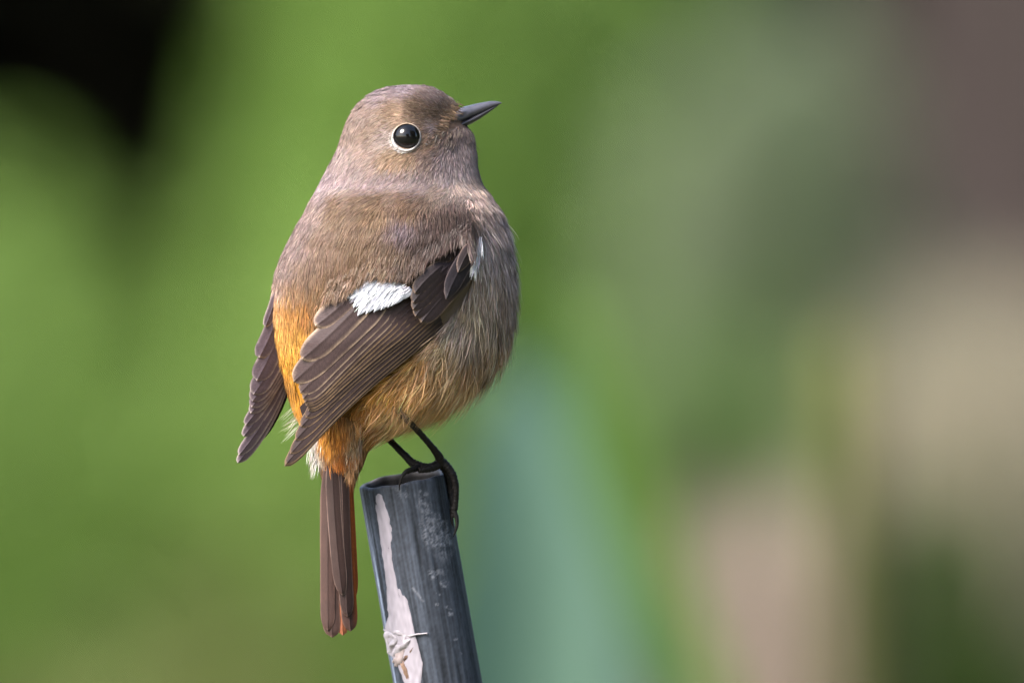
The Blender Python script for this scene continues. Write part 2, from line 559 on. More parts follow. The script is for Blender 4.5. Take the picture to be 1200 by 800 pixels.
# plumage colours, as they look in open shade
PC_ = [
    (480, 103, (150, 134, 134)), (450, 110, (152, 134, 130)), (510, 112, (132, 112, 104)), (524, 119, (78, 62, 58)), (531, 124, (150, 128, 104)), (533, 133, (150, 122, 92)),
    (430, 130, (146, 124, 108)), (460, 128, (136, 112, 86)), (490, 125, (132, 108, 84)), (510, 135, (122, 98, 74)), (500, 146, (138, 114, 88)),
    (520, 143, (134, 108, 82)), (410, 150, (156, 134, 116)), (440, 150, (152, 130, 108)), (456, 163, (178, 160, 146)), (478, 143, (186, 158, 128)), (497, 160, (184, 152, 118)),
    (505, 150, (168, 152, 148)), (508, 168, (150, 122, 94)), (518, 158, (132, 108, 88)), (528, 156, (118, 98, 84)), (540, 158, (126, 110, 102)), (522, 172, (128, 112, 104)),
    (400, 180, (166, 146, 134)), (430, 175, (164, 142, 124)), (460, 185, (164, 136, 104)), (480, 183, (166, 138, 106)), (500, 185, (146, 124, 108)), (520, 188, (150, 134, 128)), (545, 180, (160, 144, 136)), (545, 200, (158, 144, 138)),
    (390, 205, (164, 144, 138)), (420, 205, (164, 145, 136)), (455, 208, (164, 145, 138)), (490, 210, (150, 134, 126)), (525, 208, (152, 138, 132)), (555, 212, (140, 122, 108)),
    (376, 214, (168, 149, 145)), (400, 216, (168, 149, 143)), (425, 217, (168, 148, 141)), (450, 217, (164, 145, 136)), (475, 218, (164, 146, 138)), (500, 219, (156, 138, 130)),
    (372, 232, (150, 128, 114)), (400, 230, (140, 114, 86)), (425, 231, (138, 112, 82)), (450, 231, (138, 111, 80)), (475, 231, (136, 108, 80)), (500, 232, (128, 104, 82)),
    (380, 224, (158, 138, 130)), (420, 226, (152, 130, 112)), (460, 228, (150, 126, 104)), (510, 226, (158, 136, 116)), (530, 222, (172, 152, 134)),
    (400, 245, (138, 112, 82)), (440, 250, (134, 108, 78)), (480, 245, (134, 106, 78)), (360, 255, (152, 130, 118)), (350, 280, (154, 132, 120)),
    (500, 255, (98, 79, 68)), (530, 245, (96, 76, 64)), (545, 260, (88, 70, 60)), (475, 262, (130, 112, 112)), (500, 285, (86, 68, 58)), (525, 285, (82, 64, 54)),
    (380, 280, (140, 114, 90)), (420, 285, (130, 104, 76)), (460, 290, (120, 96, 72)), (335, 310, (156, 134, 120)), (360, 315, (140, 114, 90)),
    (400, 315, (128, 102, 76)), (440, 315, (122, 96, 70)), (480, 318, (96, 75, 58)), (322, 335, (178, 150, 128)), (345, 335, (160, 126, 88)), (375, 338, (142, 112, 78)), (395, 345, (128, 100, 72)), (430, 328, (126, 98, 70)),
    (322, 355, (216, 166, 104)), (340, 360, (206, 146, 70)), (360, 362, (186, 128, 62)), (372, 360, (140, 106, 68)), (330, 385, (232, 176, 84)), (350, 390, (224, 162, 62)), (340, 420, (236, 172, 56)), (352, 450, (238, 168, 48)),
    (345, 485, (232, 174, 82)), (326, 425, (224, 162, 66)), (330, 445, (196, 140, 62)), (358, 500, (236, 206, 160)),
    (566, 238, (156, 136, 121)), (575, 250, (164, 146, 134)), (590, 265, (156, 138, 129)), (566, 285, (184, 166, 155)), (580, 300, (174, 156, 145)), (598, 310, (154, 136, 126)), (572, 335, (184, 163, 139)),
    (595, 350, (162, 140, 121)), (560, 365, (186, 166, 134)), (540, 375, (172, 154, 136)), (580, 390, (168, 146, 113)), (597, 395, (174, 138, 103)), (555, 395, (137, 121, 109)), (535, 400, (196, 168, 124)), (560, 415, (193, 156, 113)),
    (520, 400, (164, 140, 105)), (500, 420, (191, 146, 87)), (525, 430, (213, 168, 105)), (550, 440, (219, 176, 127)), (530, 465, (232, 181, 122)), (500, 450, (221, 168, 95)), (470, 440, (199, 147, 76)), (450, 460, (217, 156, 76)),
    (480, 475, (248, 191, 125)), (505, 485, (246, 196, 137)), (460, 488, (248, 195, 142)), (440, 490, (231, 160, 89)), (430, 470, (192, 130, 64)),
    (376, 500, (230, 162, 56)), (386, 515, (224, 152, 50)), (384, 540, (212, 130, 38)), (398, 505, (196, 120, 28)), (400, 530, (186, 108, 30)), (409, 520, (140, 86, 36)), (372, 530, (228, 208, 180)), (368, 520, (236, 224, 204)),
    (414, 515, (206, 172, 126)), (418, 500, (176, 130, 76)), (424, 510, (186, 140, 88)), (430, 500, (176, 126, 68)), (416, 540, (214, 176, 132)), (424, 530, (172, 118, 60)), (408, 556, (176, 128, 84)), (396, 556, (140, 80, 40)), (402, 566, (120, 74, 46)), (380, 552, (186, 106, 34)),
]
CP = np.array([(a, b) for a, b, c in PC_], float)
CV = np.array([lin(c) for a, b, c in PC_])


def plume_colour(x, y):
    c = idw(CP, CV, x, y, 4.5, 5.0) * np.array([1.04, .995, 1.06])
    m = np.exp(-(((x - 524) / 26) ** 2 + ((y - 164) / 22) ** 2) ** 2)      # mottled lores and chin
    k = np.exp(m * (.40 * mott(x, y)))
    return c * k[..., None]


mott = smooth_noise(95, 40, .06, .22)


FL = [  # flow of the plumage (x, y, dx, dy)
    (532, 120, -.6, -.8), (520, 110, -.85, -.5), (500, 104, -1, -.15), (480, 101, -1, .05), (450, 108, -.9, .35), (425, 125, -.6, .8), (410, 150, -.4, .92), (395, 185, -.25, .97),
    (530, 134, -1, -.15), (505, 125, -1, -.12), (480, 125, -1, .0), (450, 135, -.92, .3), (430, 160, -.75, .6), (500, 145, -.95, .0), (478, 142, -1, .05),
    (520, 148, -.9, .3), (510, 165, -.7, .65), (497, 175, -.75, .6), (470, 180, -.85, .45), (440, 185, -.7, .65), (410, 200, -.4, .9), (535, 158, -.35, .93), (545, 160, -.05, 1), (530, 175, -.3, .95), (552, 180, .12, 1),
    (500, 195, -.45, .88), (470, 205, -.5, .85), (430, 212, -.45, .88), (530, 200, -.15, 1), (560, 210, .2, 1), (380, 220, -.3, .95), (520, 222, -.5, .8), (550, 225, -.2, 1),
    (350, 270, -.4, .92), (400, 250, -.35, .93), (450, 250, -.25, .97), (500, 250, -.2, .98), (545, 250, -.1, 1), (330, 310, -.2, .98), (380, 310, -.2, .98), (430, 310, -.28, .95), (480, 310, -.3, .95), (520, 290, -.3, .95),
    (320, 350, .0, 1), (350, 350, -.05, 1), (380, 350, -.3, .95), (330, 400, .18, .98), (350, 420, .12, .99), (340, 460, .25, .97), (355, 500, .2, .98),
    (575, 250, .2, 1), (560, 290, -.05, 1), (590, 300, .08, 1), (600, 350, -.02, 1), (570, 350, -.12, 1), (540, 380, -.4, .9), (590, 400, -.15, .98), (560, 400, -.35, .93), (520, 410, -.5, .85), (560, 440, -.4, .9),
    (490, 430, -.55, .82), (530, 460, -.5, .86), (470, 470, -.5, .85), (500, 480, -.45, .88), (445, 490, -.35, .93), (430, 505, -.15, 1), (400, 510, -.02, 1), (380, 520, .05, 1), (372, 530, -.1, 1), (410, 550, -.15, 1), (420, 540, -.3, .95)]
FP = np.array([(a, b) for a, b, c, d in FL], float)
FV = np.array([(c, d) for a, b, c, d in FL], float)
FV /= np.linalg.norm(FV, axis=1)[:, None]

LEN = [(530, 122, 6), (500, 110, 8), (450, 115, 10), (470, 140, 8), (500, 150, 7), (520, 155, 8), (478, 180, 9), (430, 170, 12), (545, 165, 9), (530, 195, 13), (400, 190, 15), (450, 205, 15), (420, 250, 18), (500, 250, 17), (350, 300, 17), (440, 310, 18),
       (340, 360, 18), (340, 430, 22), (350, 490, 26), (580, 270, 20), (595, 340, 24), (560, 380, 28), (590, 400, 34), (550, 440, 34), (520, 470, 34), (470, 480, 28), (500, 420, 30), (440, 490, 24), (400, 520, 24), (415, 540, 22), (370, 525, 22), (315, 340, 13)]
LP = np.array([(a, b) for a, b, c in LEN], float)
LV = np.array([[c] for a, b, c in LEN], float)

WING_POLY = [(424, 334), (404, 341), (386, 356), (376, 370), (366, 384), (352, 410), (342, 446), (360, 478), (352, 500), (330, 548), (345, 542), (430, 462), (470, 432), (505, 398), (530, 372), (552, 335), (560, 292), (540, 294), (516, 306), (488, 332), (478, 337), (450, 331), (434, 331)]

bcol = plume_colour(BP[..., 0].reshape(-1), BP[..., 1].reshape(-1)).reshape(*BP.shape) * ALB * 0.75
Vb = BP.reshape(-1, 3)
nvb = len(yb)
bf = [tuple(int(q) for q in f) for f in grid_faces(nvb, NB, True)]
bf.append(tuple(range(NB)))
bf.append(tuple(range((nvb - 1) * NB, nvb * NB))[::-1])
part('body', G(*Vb.T), bf, M_body, bird, bcol.reshape(-1, 3))

# surface samples
Qa = BP[:-1]
dU = np.roll(BP, -1, 1)[:-1] - BP[:-1]
dV = BP[1:] - BP[:-1]
NR = np.cross(dU, dV)
AR = np.linalg.norm(NR, axis=-1)
NR = NR / (AR[..., None] + 1e-9)
ctr = np.stack([xc, yb, yc], -1)[:-1, None]
flip = np.sign(((BP[:-1] - ctr) * NR).sum(-1, keepdims=True))
NR = NR * np.where(flip == 0, 1, flip)


def sample_body(n, wt):
    p = (AR * wt).reshape(-1)
    p = p / p.sum()
    idx = rng.choice(len(p), n, p=p)
    i, j = np.divmod(idx, NB)
    a, b = rng.random(n), rng.random(n)
    P = Qa[i, j] + dU[i, j] * a[:, None] + dV[i, j] * b[:, None]
    return P, NR[i, j]


dirn = smooth_noise(80, 40, .012, .06)
toned = smooth_noise(81, 40, .01, .05)


def make_strands(P, Nn, lift=0.2, wid=1.15, K=4, lenk=1.0, clump=0.38, clump_n=None, colfun=None, jit=3.2, flow=None, rootdark=0.62, seed=0, tone=0.10, fixedlen=None, vary=0.15, wob=0.11):
    r = np.random.default_rng(seed)
    n = len(P)
    x, y = P[:, 0], P[:, 1]
    f = idw(FP, FV, x, y, 3.5, 10) if flow is None else np.tile(np.asarray(flow, float), (n, 1))
    ang = wob * dirn(x + 0.3 * P[:, 2], y) + 1.2 * wob * r.standard_normal(n)
    ca, sa = np.cos(ang), np.sin(ang)
    f = np.stack([f[:, 0] * ca - f[:, 1] * sa, f[:, 0] * sa + f[:, 1] * ca], 1)
    t = np.stack([f[:, 0], f[:, 1], np.zeros(n)], 1)
    t = t - Nn * (t * Nn).sum(1, keepdims=True)
    t /= np.linalg.norm(t, axis=1)[:, None] + 1e-9
    Ln = (idw(LP, LV, x, y, 4, 8)[:, 0] if fixedlen is None else np.full(n, fixedlen)) * lenk * r.uniform(0.65, 1.25, n)
    wv = np.cross(Nn, t)
    wv += Nn * r.uniform(-.7, .7, n)[:, None]
    wv /= np.linalg.norm(wv, axis=1)[:, None]
    lf = lift * r.uniform(0.4, 1.5, n)
    s = np.linspace(0, 1, K)
    pos = (P - Nn * 0.3)[:, None] + t[:, None] * (Ln[:, None] * s)[..., None] + Nn[:, None] * (Ln[:, None] * lf[:, None] * (s - 0.45 * s ** 2))[..., None]
    side = r.standard_normal(n) * 0.05
    pos += wv[:, None] * (Ln[:, None] * side[:, None] * s ** 2)[..., None]
    # tips gather into soft clumps
    cn = min(n, clump_n or max(20, n // 34))
    ci = r.choice(n, cn, replace=False)
    tone_c = r.standard_normal(cn)
    own = np.zeros(n, int)
    cen = P[ci]
    for a in range(0, n, 1500):
        d2 = ((P[a:a + 1500, None] - cen[None]) ** 2).sum(-1)
        own[a:a + 1500] = d2.argmin(1)
    tipc = pos[ci][own]
    pos += (tipc - pos) * (clump * (s ** 1.6))[None, :, None] * r.uniform(0.3, 1.2, n)[:, None, None]
    prof = np.array([0.75] + list((1 - s[1:] ** 1.7)))
    hw = wid * 0.5 * r.uniform(0.7, 1.35, n)[:, None] * prof[None]
    Lft = pos - wv[:, None] * hw[..., None]
    Rgt = pos + wv[:, None] * hw[..., None]
    # K-1 pairs plus a tip
    Vv = np.concatenate([np.stack([Lft[:, :-1], Rgt[:, :-1]], 2).reshape(n, 2 * (K - 1), 3), pos[:, -1:]], 1)
    m = 2 * (K - 1) + 1
    b0 = (np.arange(n) * m)[:, None]
    qf = np.concatenate([b0 + np.array([[2 * k, 2 * k + 1, 2 * k + 3, 2 * k + 2]]) for k in range(K - 2)], 0)
    tf = b0 + np.array([[2 * (K - 2), 2 * (K - 2) + 1, m - 1]])
    cx, cy = x + jit * r.standard_normal(n), y + jit * r.standard_normal(n)
    base = plume_colour(cx, cy) if colfun is None else colfun(cx, cy)
    k1 = np.exp(tone * tone_c[own] + vary * r.standard_normal(n) + 0.05 * toned(x, y))
    base = base * ALB * k1[:, None]
    base = base * (1 + 0.05 * r.standard_normal((n, 3)))
    sv = np.repeat(s[:-1], 2)
    sv = np.concatenate([sv, [1.0]])
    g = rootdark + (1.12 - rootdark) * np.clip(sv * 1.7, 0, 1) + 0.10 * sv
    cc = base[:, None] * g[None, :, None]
    return Vv.reshape(-1, 3), [qf, tf], cc.reshape(-1, 3)


front_face = NR[..., 2] < 0.15
wt = np.where(front_face, 1.0, 0.22)
by_ = BP[:-1, :, 1]
wt = wt * np.where(by_ < 225, 2.3, np.where((by_ < 350), 1.25, .8))
P, Nn = sample_body(185000, wt)
x, y, d = P.T
isfront = Nn[:, 2] < 0.1
eye_c = np.array([477.0, 161.0])
keep = ~(isfront & (((x - 477) / 16.6) ** 2 + ((y - 161) / 16.0) ** 2 < 1))
keep &= ~(isfront & inside(WING_POLY, x, y))
# no plumage on the bill base
keep &= ~((x > 538) & (y > 121) & (y < 149) & (np.abs(d + 8) < 19))
keep &= ~((x > 523) & (np.abs(y - (150.5 - (x - 521) * .36)) < 2.6) & (np.abs(d + 8) < 40))
keep &= ~(isfront & (((x - 541) / 7) ** 2 + ((y - 135) / 3.5) ** 2 < 1))
P, Nn = P[keep], Nn[keep]
x, y, d = P.T
neck = 219 + 4 * np.sin(x * 0.05)
reg = np.full(len(P), 'breast_plumage', object)
hd = y < neck
back = (~hd) & (x < 548 - np.clip((y - 250) * .1, 0, 8)) & (y < 352)
rump = (~hd) & (x < 376) & (y >= 340 + 12 * rng.standard_normal(len(P))) & (y < 505)
under = (y >= 497) & (x < 436)
reg[hd] = 'head_plumage'
reg[back] = 'back_plumage'
reg[rump] = 'rump_plumage'
reg[under] = 'undertail_plumage'
opts = {'head_plumage': dict(lift=.17, wid=0.72, clump=.20, tone=.09, vary=.2), 'back_plumage': dict(lift=.16, wid=.74, clump=.18, tone=.07, vary=.2),
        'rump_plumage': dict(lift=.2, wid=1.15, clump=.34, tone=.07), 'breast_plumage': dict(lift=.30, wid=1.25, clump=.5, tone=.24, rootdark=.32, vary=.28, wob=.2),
        'undertail_plumage': dict(lift=.18, wid=1.15, clump=.4, tone=.14)}
for kname in opts:
    sel = reg == kname
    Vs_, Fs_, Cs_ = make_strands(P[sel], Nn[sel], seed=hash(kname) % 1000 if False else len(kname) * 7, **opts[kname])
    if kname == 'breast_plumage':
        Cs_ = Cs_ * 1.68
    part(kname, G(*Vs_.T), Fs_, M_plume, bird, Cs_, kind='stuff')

# long loose filaments over breast, flank and belly, hanging past the outline
wl_ = np.where((by_ > 255) & (by_ < 500) & (BP[:-1, :, 0] > 400), 1.0, 0.0) * np.where(front_face, 1, .35)
Pl, Nl = sample_body(9500, wl_)
okl = ~((Nl[:, 2] < .1) & inside(WING_POLY, Pl[:, 0], Pl[:, 1])) & ((Pl[:, 0] > 548) | (Pl[:, 1] > 372))
okl &= ~((Pl[:, 1] > 470) & (Pl[:, 0] < 430))
Pl, Nl = Pl[okl], Nl[okl]
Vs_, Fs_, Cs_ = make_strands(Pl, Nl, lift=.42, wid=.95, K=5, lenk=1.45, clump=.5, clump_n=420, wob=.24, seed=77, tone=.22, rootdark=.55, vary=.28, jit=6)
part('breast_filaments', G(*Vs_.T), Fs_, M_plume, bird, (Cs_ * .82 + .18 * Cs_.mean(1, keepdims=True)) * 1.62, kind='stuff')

# loose white down beside the tail and wispy hairs on rump and throat


def loose(name, roots, flow, n, length, colr, lift=.25, wid=.8, spread=4, seed=1):
    r = np.random.default_rng(seed)
    roots = np.asarray(roots, float)
    k = r.integers(0, len(roots), n)
    P = roots[k] + r.standard_normal((n, 3)) * spread * np.array([1, 1, .8])
    Nn = np.tile(np.array([-0.25, 0, -0.97]), (n, 1)) + r.standard_normal((n, 3)) * .25
    Nn /= np.linalg.norm(Nn, axis=1)[:, None]
    c = lin(colr)
    Vv, Ff, Cc = make_strands(P, Nn, lift=lift, wid=wid, clump=.25, colfun=lambda a, b: np.tile(c, (len(a), 1)), flow=flow, rootdark=.9, seed=seed, fixedlen=length, tone=.05)
    return part(name, G(*Vv.T), Ff, M_plume, bird, Cc, kind='stuff')


loose('down_tuft', [(366, 508, -30), (367, 518, -30), (369, 528, -32), (371, 538, -34)], (-.05, 1), 100, 22, (226, 220, 206), wid=.8, spread=3)
loose('down_tuft', [(344, 480, -20), (348, 490, -20), (352, 497, -20)], (-.75, .65), 34, 22, (228, 222, 200), wid=.5, spread=3, seed=4)
loose('down_tuft', [(562, 282, float(body_depth(562, 282)) - 14), (560, 294, float(body_depth(560, 294)) - 13), (558, 304, float(body_depth(558, 304)) - 12)], (-.1, 1), 190, 22, (248, 248, 252), wid=1.3, spread=1.6, seed=5)
loose('bristle', [(547, 152, -18), (549, 158, -16), (551, 165, -16), (553, 175, -16)], (.45, .88), 26, 20, (70, 66, 58), wid=.45, spread=2, seed=6)
loose('bristle', [(a_, b_, float(body_depth(a_, b_)) - 2.5) for a_, b_ in ((519, 155), (526, 157), (533, 158), (540, 157), (512, 160), (522, 168), (531, 170))], (-.35, .9), 90, 12, (92, 78, 68), wid=.8, spread=2.5, seed=7)
loose('bristle', [(497, 168, float(body_depth(497, 168)) - 3), (503, 166, float(body_depth(503, 166)) - 3)], (.9, .25), 10, 7, (40, 34, 30), wid=.8, spread=2, seed=8)

# ---- eye
ec = np.array([477.0, 161.0, body_depth(477, 161) + 7.5])
er = 16.6
uu, vv = np.meshgrid(np.linspace(0, 2 * np.pi, 48, endpoint=False), np.linspace(0.001, np.pi - .001, 28))
Ve = np.stack([ec[0] + er * np.sin(vv) * np.cos(uu), ec[1] + er * np.sin(vv) * np.sin(uu), ec[2] - er * np.cos(vv)], -1).reshape(-1, 3)
eye = part('eye', G(*Ve.T), grid_faces(28, 48, True), M_eye, bird)
# pale ring of tiny feathers round the eye
aa, qq = np.meshgrid(np.linspace(0, 2 * np.pi, 120, endpoint=False), np.linspace(0, 1, 9))
nzr = smooth_noise(90, 30, .3, 2.4)(np.cos(aa) * 2, np.sin(aa) * 2)
low = np.clip(np.cos(aa - 2.25), 0, 1)      # thicker below and behind
rin, rout = 14.4, 16.3 + 2.2 * low
rad = rin + (rout - rin) * qq
xx = 477 + rad * np.cos(aa) * 1.03
yy = 161 + rad * np.sin(aa)
dd = body_depth(xx, yy) - 1.2 - 2.6 * np.sin(qq * np.pi) * (1 + .18 * nzr) + 2 * (qq < .1)
up = np.clip(-np.sin(aa), 0, 1)[..., None]
cr = alb((232, 222, 214), .44) * (1 - up) + alb((206, 176, 146), .42) * up
cr = cr * (1 + .06 * nzr[..., None])
Vr = np.stack([xx, yy, dd], -1).reshape(-1, 3)
part('eye_ring', G(*Vr.T), grid_faces(9, 120, True), M_plume, bird, cr.reshape(-1, 3))
ra = rng.uniform(0, 2 * np.pi, 900)
rq = rng.uniform(15.0, 16.6 + 3.0 * np.clip(np.cos(ra - 2.25), 0, 1), 900)
Pr = np.stack([477 + rq * np.cos(ra) * 1.03, 161 + rq * np.sin(ra), np.zeros(900)], -1)
Pr[:, 2] = body_depth(Pr[:, 0], Pr[:, 1]) - 1.5
Nr_ = np.tile(np.array([0, 0, -1.0]), (900, 1))
upc = np.clip(-np.sin(ra), 0, 1)[:, None]
crr = lin((228, 216, 206)) * (1 - upc) + lin((178, 146, 112)) * upc
fl = np.stack([np.cos(ra + .9), np.sin(ra + .9)], 1)
_old = (FP, FV)
Vq, Fq, Cq = make_strands(Pr, Nr_, lift=.25, wid=.9, clump=.1, colfun=lambda a, b: crr, flow=(-.6, .3), rootdark=.9, seed=3, fixedlen=3.5, tone=.05)
part('eye_ring_down', G(*Vq.T), Fq, M_plume, bird, Cq, kind='stuff')

# ---- bill: two mandibles
BD = -8.0


def mandible(name, st, upper):
    """stations: outer edge point, cutting-edge point, half width"""
    st = np.asarray(st, float)
    t0 = np.arange(len(st))
    tq = np.linspace(0, len(st) - 1, 40)
    S = spline(st, 40)
    na = 20
    V = []
    for (ox, oy, ix, iy, hw) in S:
        for k in range(na):
            a = 2 * np.pi * k / na
            h = (1 + math.cos(a)) / 2            # 1 at the outer edge, 0 at the cutting edge
            hh_ = h ** 0.85
            wx = hw * math.copysign(abs(math.sin(a)) ** 0.9, math.sin(a)) * (1.12 - 0.35 * h)
            V.append((ix + (ox - ix) * hh_, iy + (oy - iy) * hh_, BD + wx))
    V = np.array(V)
    F = [tuple(int(q) for q in f) for f in grid_faces(40, na, True)]
    F.append(tuple(range(na)))
    F.append(tuple(range(39 * na, 40 * na)))
    c = np.tile(np.array([.05, .048, .06]) if upper else np.array([.022, .02, .025]), (len(V), 1))  # upper half paler and lilac: sky reflection put into its colour
    if upper:  # dark nostril slit
        q = np.exp(-(((V[:, 0] - 543) / 5) ** 2 + ((V[:, 1] - 134.5 + (V[:, 0] - 543) * .35) / 2.0) ** 2) ** 2)
        V[:, 2] += q * np.sign(-(V[:, 2] - BD)) * -0 + q * 2.2 * (V[:, 2] < BD)
        c = c * (1 - .8 * q[:, None])
        pale = np.exp(-((V[:, 0] - 536) / 8) ** 2)[:, None]
        c = c * (1 + .9 * pale)
    return part(name, G(*V.T), F, M_bill, bird, c)


mandible('upper_mandible', [(519, 141, 515, 151, 21), (531, 131, 527, 149, 18.5), (541, 126.2, 541, 143.5, 13.5), (552, 123.2, 552, 138.5, 9), (564, 120.6, 564, 133, 6.4), (575, 118.8, 575, 127.6, 4.0), (583, 119, 583, 123.6, 2.2), (588.5, 120.8, 588, 121.4, .5)], True)
mandible('lower_mandible', [(519, 157, 515, 150.3, 19), (530, 155, 527, 148.6, 16.5), (541, 150.5, 541, 142.6, 11.8), (552, 145.6, 552, 137.6, 8.2), (562, 139.8, 563, 132.4, 5.8), (571, 133.6, 572, 128, 3.7), (578, 128.4, 579, 125, 2.0), (584, 124.0, 584, 123.0, .4)], False)

# tan bristles over the base of the bill
nN = 230
q = rng.random(nN)
bl = np.array([(542, 125), (537, 130), (531, 138), (524, 147), (520, 152)], float)
i0 = np.minimum((q * 4).astype(int), 3)
pp = bl[i0] + (bl[i0 + 1] - bl[i0]) * (q * 4 - i0)[:, None] + rng.standard_normal((nN, 2)) * 2.8 - np.array([7.0, 1.0])
wz = np.interp(pp[:, 0], [515, 530, 541, 552], [23, 20.5, 15.5, 11])
Pn = np.stack([pp[:, 0], pp[:, 1], np.minimum(BD - wz - .6, body_depth(pp[:, 0], pp[:, 1]) - .5)], -1)
Nn_ = np.tile(np.array([.25, -.1, -1.0]), (nN, 1))
Vv, Ff, Cc = make_strands(Pn, Nn_, lift=.12, wid=.9, clump=.2, seed=61, flow=(.82, .2), rootdark=.9, fixedlen=8, tone=.3, vary=.35, colfun=lambda a, b: np.tile(lin((122, 98, 76)), (len(a), 1)))
part('nasal_bristle', G(*Vv.T), Ff, M_plume, bird, Cc, kind='stuff')

# ---- feathers


def feather(name, parent, base, tip, hw, bend, depth, off, cc, cf, fringe=1.8, round_=.24, camber=1.6, bramp=8, shaft=0.0, shaftc=None, basew=.45, pexp=.5, tipfr=1.0, tilt=0.0, onlyright=0.0, label=None, edge2=None):
    """one feather: grid units; depth(x,y) surface; off pushes it deeper; s>0 is the right-hand web seen from base to tip"""
    b = np.array(base, float)
    e = np.array(tip, float)
    ax = e - b
    Ln = np.linalg.norm(ax)
    ax /= Ln
    pn = np.array([-ax[1], ax[0]])          # perpendicular
    NT = 30
    t = np.concatenate([np.linspace(0, .72, 14), np.linspace(.74, 1, 16)])
    wprof = np.interp(t, [0, .25, 1], [basew, 1, 1])
    q = np.clip((t - (1 - round_)) / round_, 0, 1)
    wprof = wprof * np.clip(1 - q ** 2.2, 0, 1) ** pexp
    fr = min(fringe / hw, .45)
    sv = np.array([-1, -1 + fr * .5, -1 + fr, -1 + fr * 1.6, -.3, -.06, 0, .06, .3, 1 - fr * 1.6, 1 - fr, 1 - fr * .5, 1])
    T, S = np.meshgrid(t, sv, indexing='ij')
    wl = hw * wprof[:, None]
    sh = shaft * hw
    offx = np.where(S < 0, S * (wl + sh * wprof[:, None]), S * (wl - sh * wprof[:, None])) + 0 * T
    mid = bend * 4 * t * (1 - t)
    fray = 0.35 * smooth_noise(int(abs(base[0] * 7 + tip[1] * 13)) % 9999, 24, .02, .25)(T * Ln, S * 9)
    cx = b[0] + ax[0] * Ln * T + pn[0] * (mid[:, None] + offx + sh * wprof[:, None] * 0) + ax[0] * fray * np.abs(S) ** 3
    cy = b[1] + ax[1] * Ln * T + pn[1] * (mid[:, None] + offx) + ax[1] * fray * np.abs(S) ** 3
    dd = depth(cx, cy) + off - camber * (1 - S ** 2) + bramp * np.clip(1 - T / .3, 0, 1) ** 1.5 + tilt * S
    dd = dd - 0.45 * np.exp(-(S / .05) ** 2) + .25 * fray
    cc = np.asarray(cc, float)
    cf = np.asarray(cf, float)
    # pale fringe along both webs and round the tip
    dist_e = (1 - np.abs(S)) * wl
    dist_t = (1 - T) * Ln * .8
    kf = np.clip(1.25 - np.minimum(dist_e, dist_t / tipfr if tipfr > 0 else 99) / fringe, 0, 1)
    kf = kf * np.clip((T - .02) * 8, 0, 1)
    kf = kf * np.clip(.82 + .28 * smooth_noise(int(tip[0] * 11 + base[1] * 3) % 9999, 24, .01, .12)(T * Ln, S * 30), .25, 1)
    if onlyright:
        kf = kf * np.where(S * onlyright > 0, 1, .25 + .75 * (T > .93))
    tone = 1 + .07 * smooth_noise(int(tip[0] * 3 + tip[1] * 5) % 9999, 24, .02, .2)(T * Ln * .5, S * hw * 2) - .12 * (np.abs(S) < .08)
    web = np.where(S < 0, 1.0, 1.06)
    colr = cc * (tone * web)[..., None] * (1 - kf[..., None]) + cf * kf[..., None]
    if shaftc is not None:
        ks = np.exp(-(S / .05) ** 2)[..., None] * np.clip(1.1 - T, 0, 1)[..., None]
        colr = colr * (1 - ks) + np.asarray(shaftc) * ks
    if edge2 is not None:                    # (side, fraction, colour): a differently coloured web
        sd_, fr_, c2 = edge2
        k2 = np.clip((S * sd_ - (1 - fr_)) / (fr_ * .35), 0, 1)[..., None] * np.clip((1.0 - T) * 6, 0, 1)[..., None]
        colr = colr * (1 - k2) + np.asarray(c2) * k2
    Vv = np.stack([cx, cy, dd], -1).reshape(-1, 3)
    uv = np.stack([S * .5 + .5, T * Ln / 60 - np.abs(S) * .16], -1).reshape(-1, 2)
    return part(name, G(*Vv.T), grid_faces(NT, len(sv)), M_feather, parent, colr.reshape(-1, 3), uv, label=label)


def wing_d(x, y):
    x = np.asarray(x, float)
    y = np.asarray(y, float)
    return -139 + .0024 * (x - 450) ** 2 + .16 * np.clip(y - 400, 0, None)


DK = alb((90, 71, 70), .42)
DK2 = alb((80, 63, 63), .42)
FRG = alb((214, 184, 158))
FRB = alb((200, 164, 128))
BLK = alb((44, 35, 39), .38)


def sub_root(name, parent, label=None):
    """a part that only gathers its pieces"""
    o = bpy.data.objects.new(name, None)
    C.objects.link(o)
    o.parent = parent
    o.empty_display_size = .01
    LOC[o.name] = LOC[parent.name]
    if label:
        o['label'] = label
    return o


# the near wing, in front
wing = sub_root('wing', bird, 'near folded wing, dark brown with pale fringes and a white patch')
k = 0
# tertials
feather('tertial_feather', wing, (430, 326), (370.5, 382), 13.5, -3, wing_d, -2.2, DK, FRG, 3.2, .30, 2.2, bramp=30)
feather('tertial_feather', wing, (446, 330), (354.5, 421), 15.5, -3, wing_d, -1.0, DK, FRG, 3.0, .26, 2.2)
feather('tertial_feather', wing, (462, 338), (345, 447), 16, -1, wing_d, 1.0, DK, FRG, 2.0, .24, 1.8)
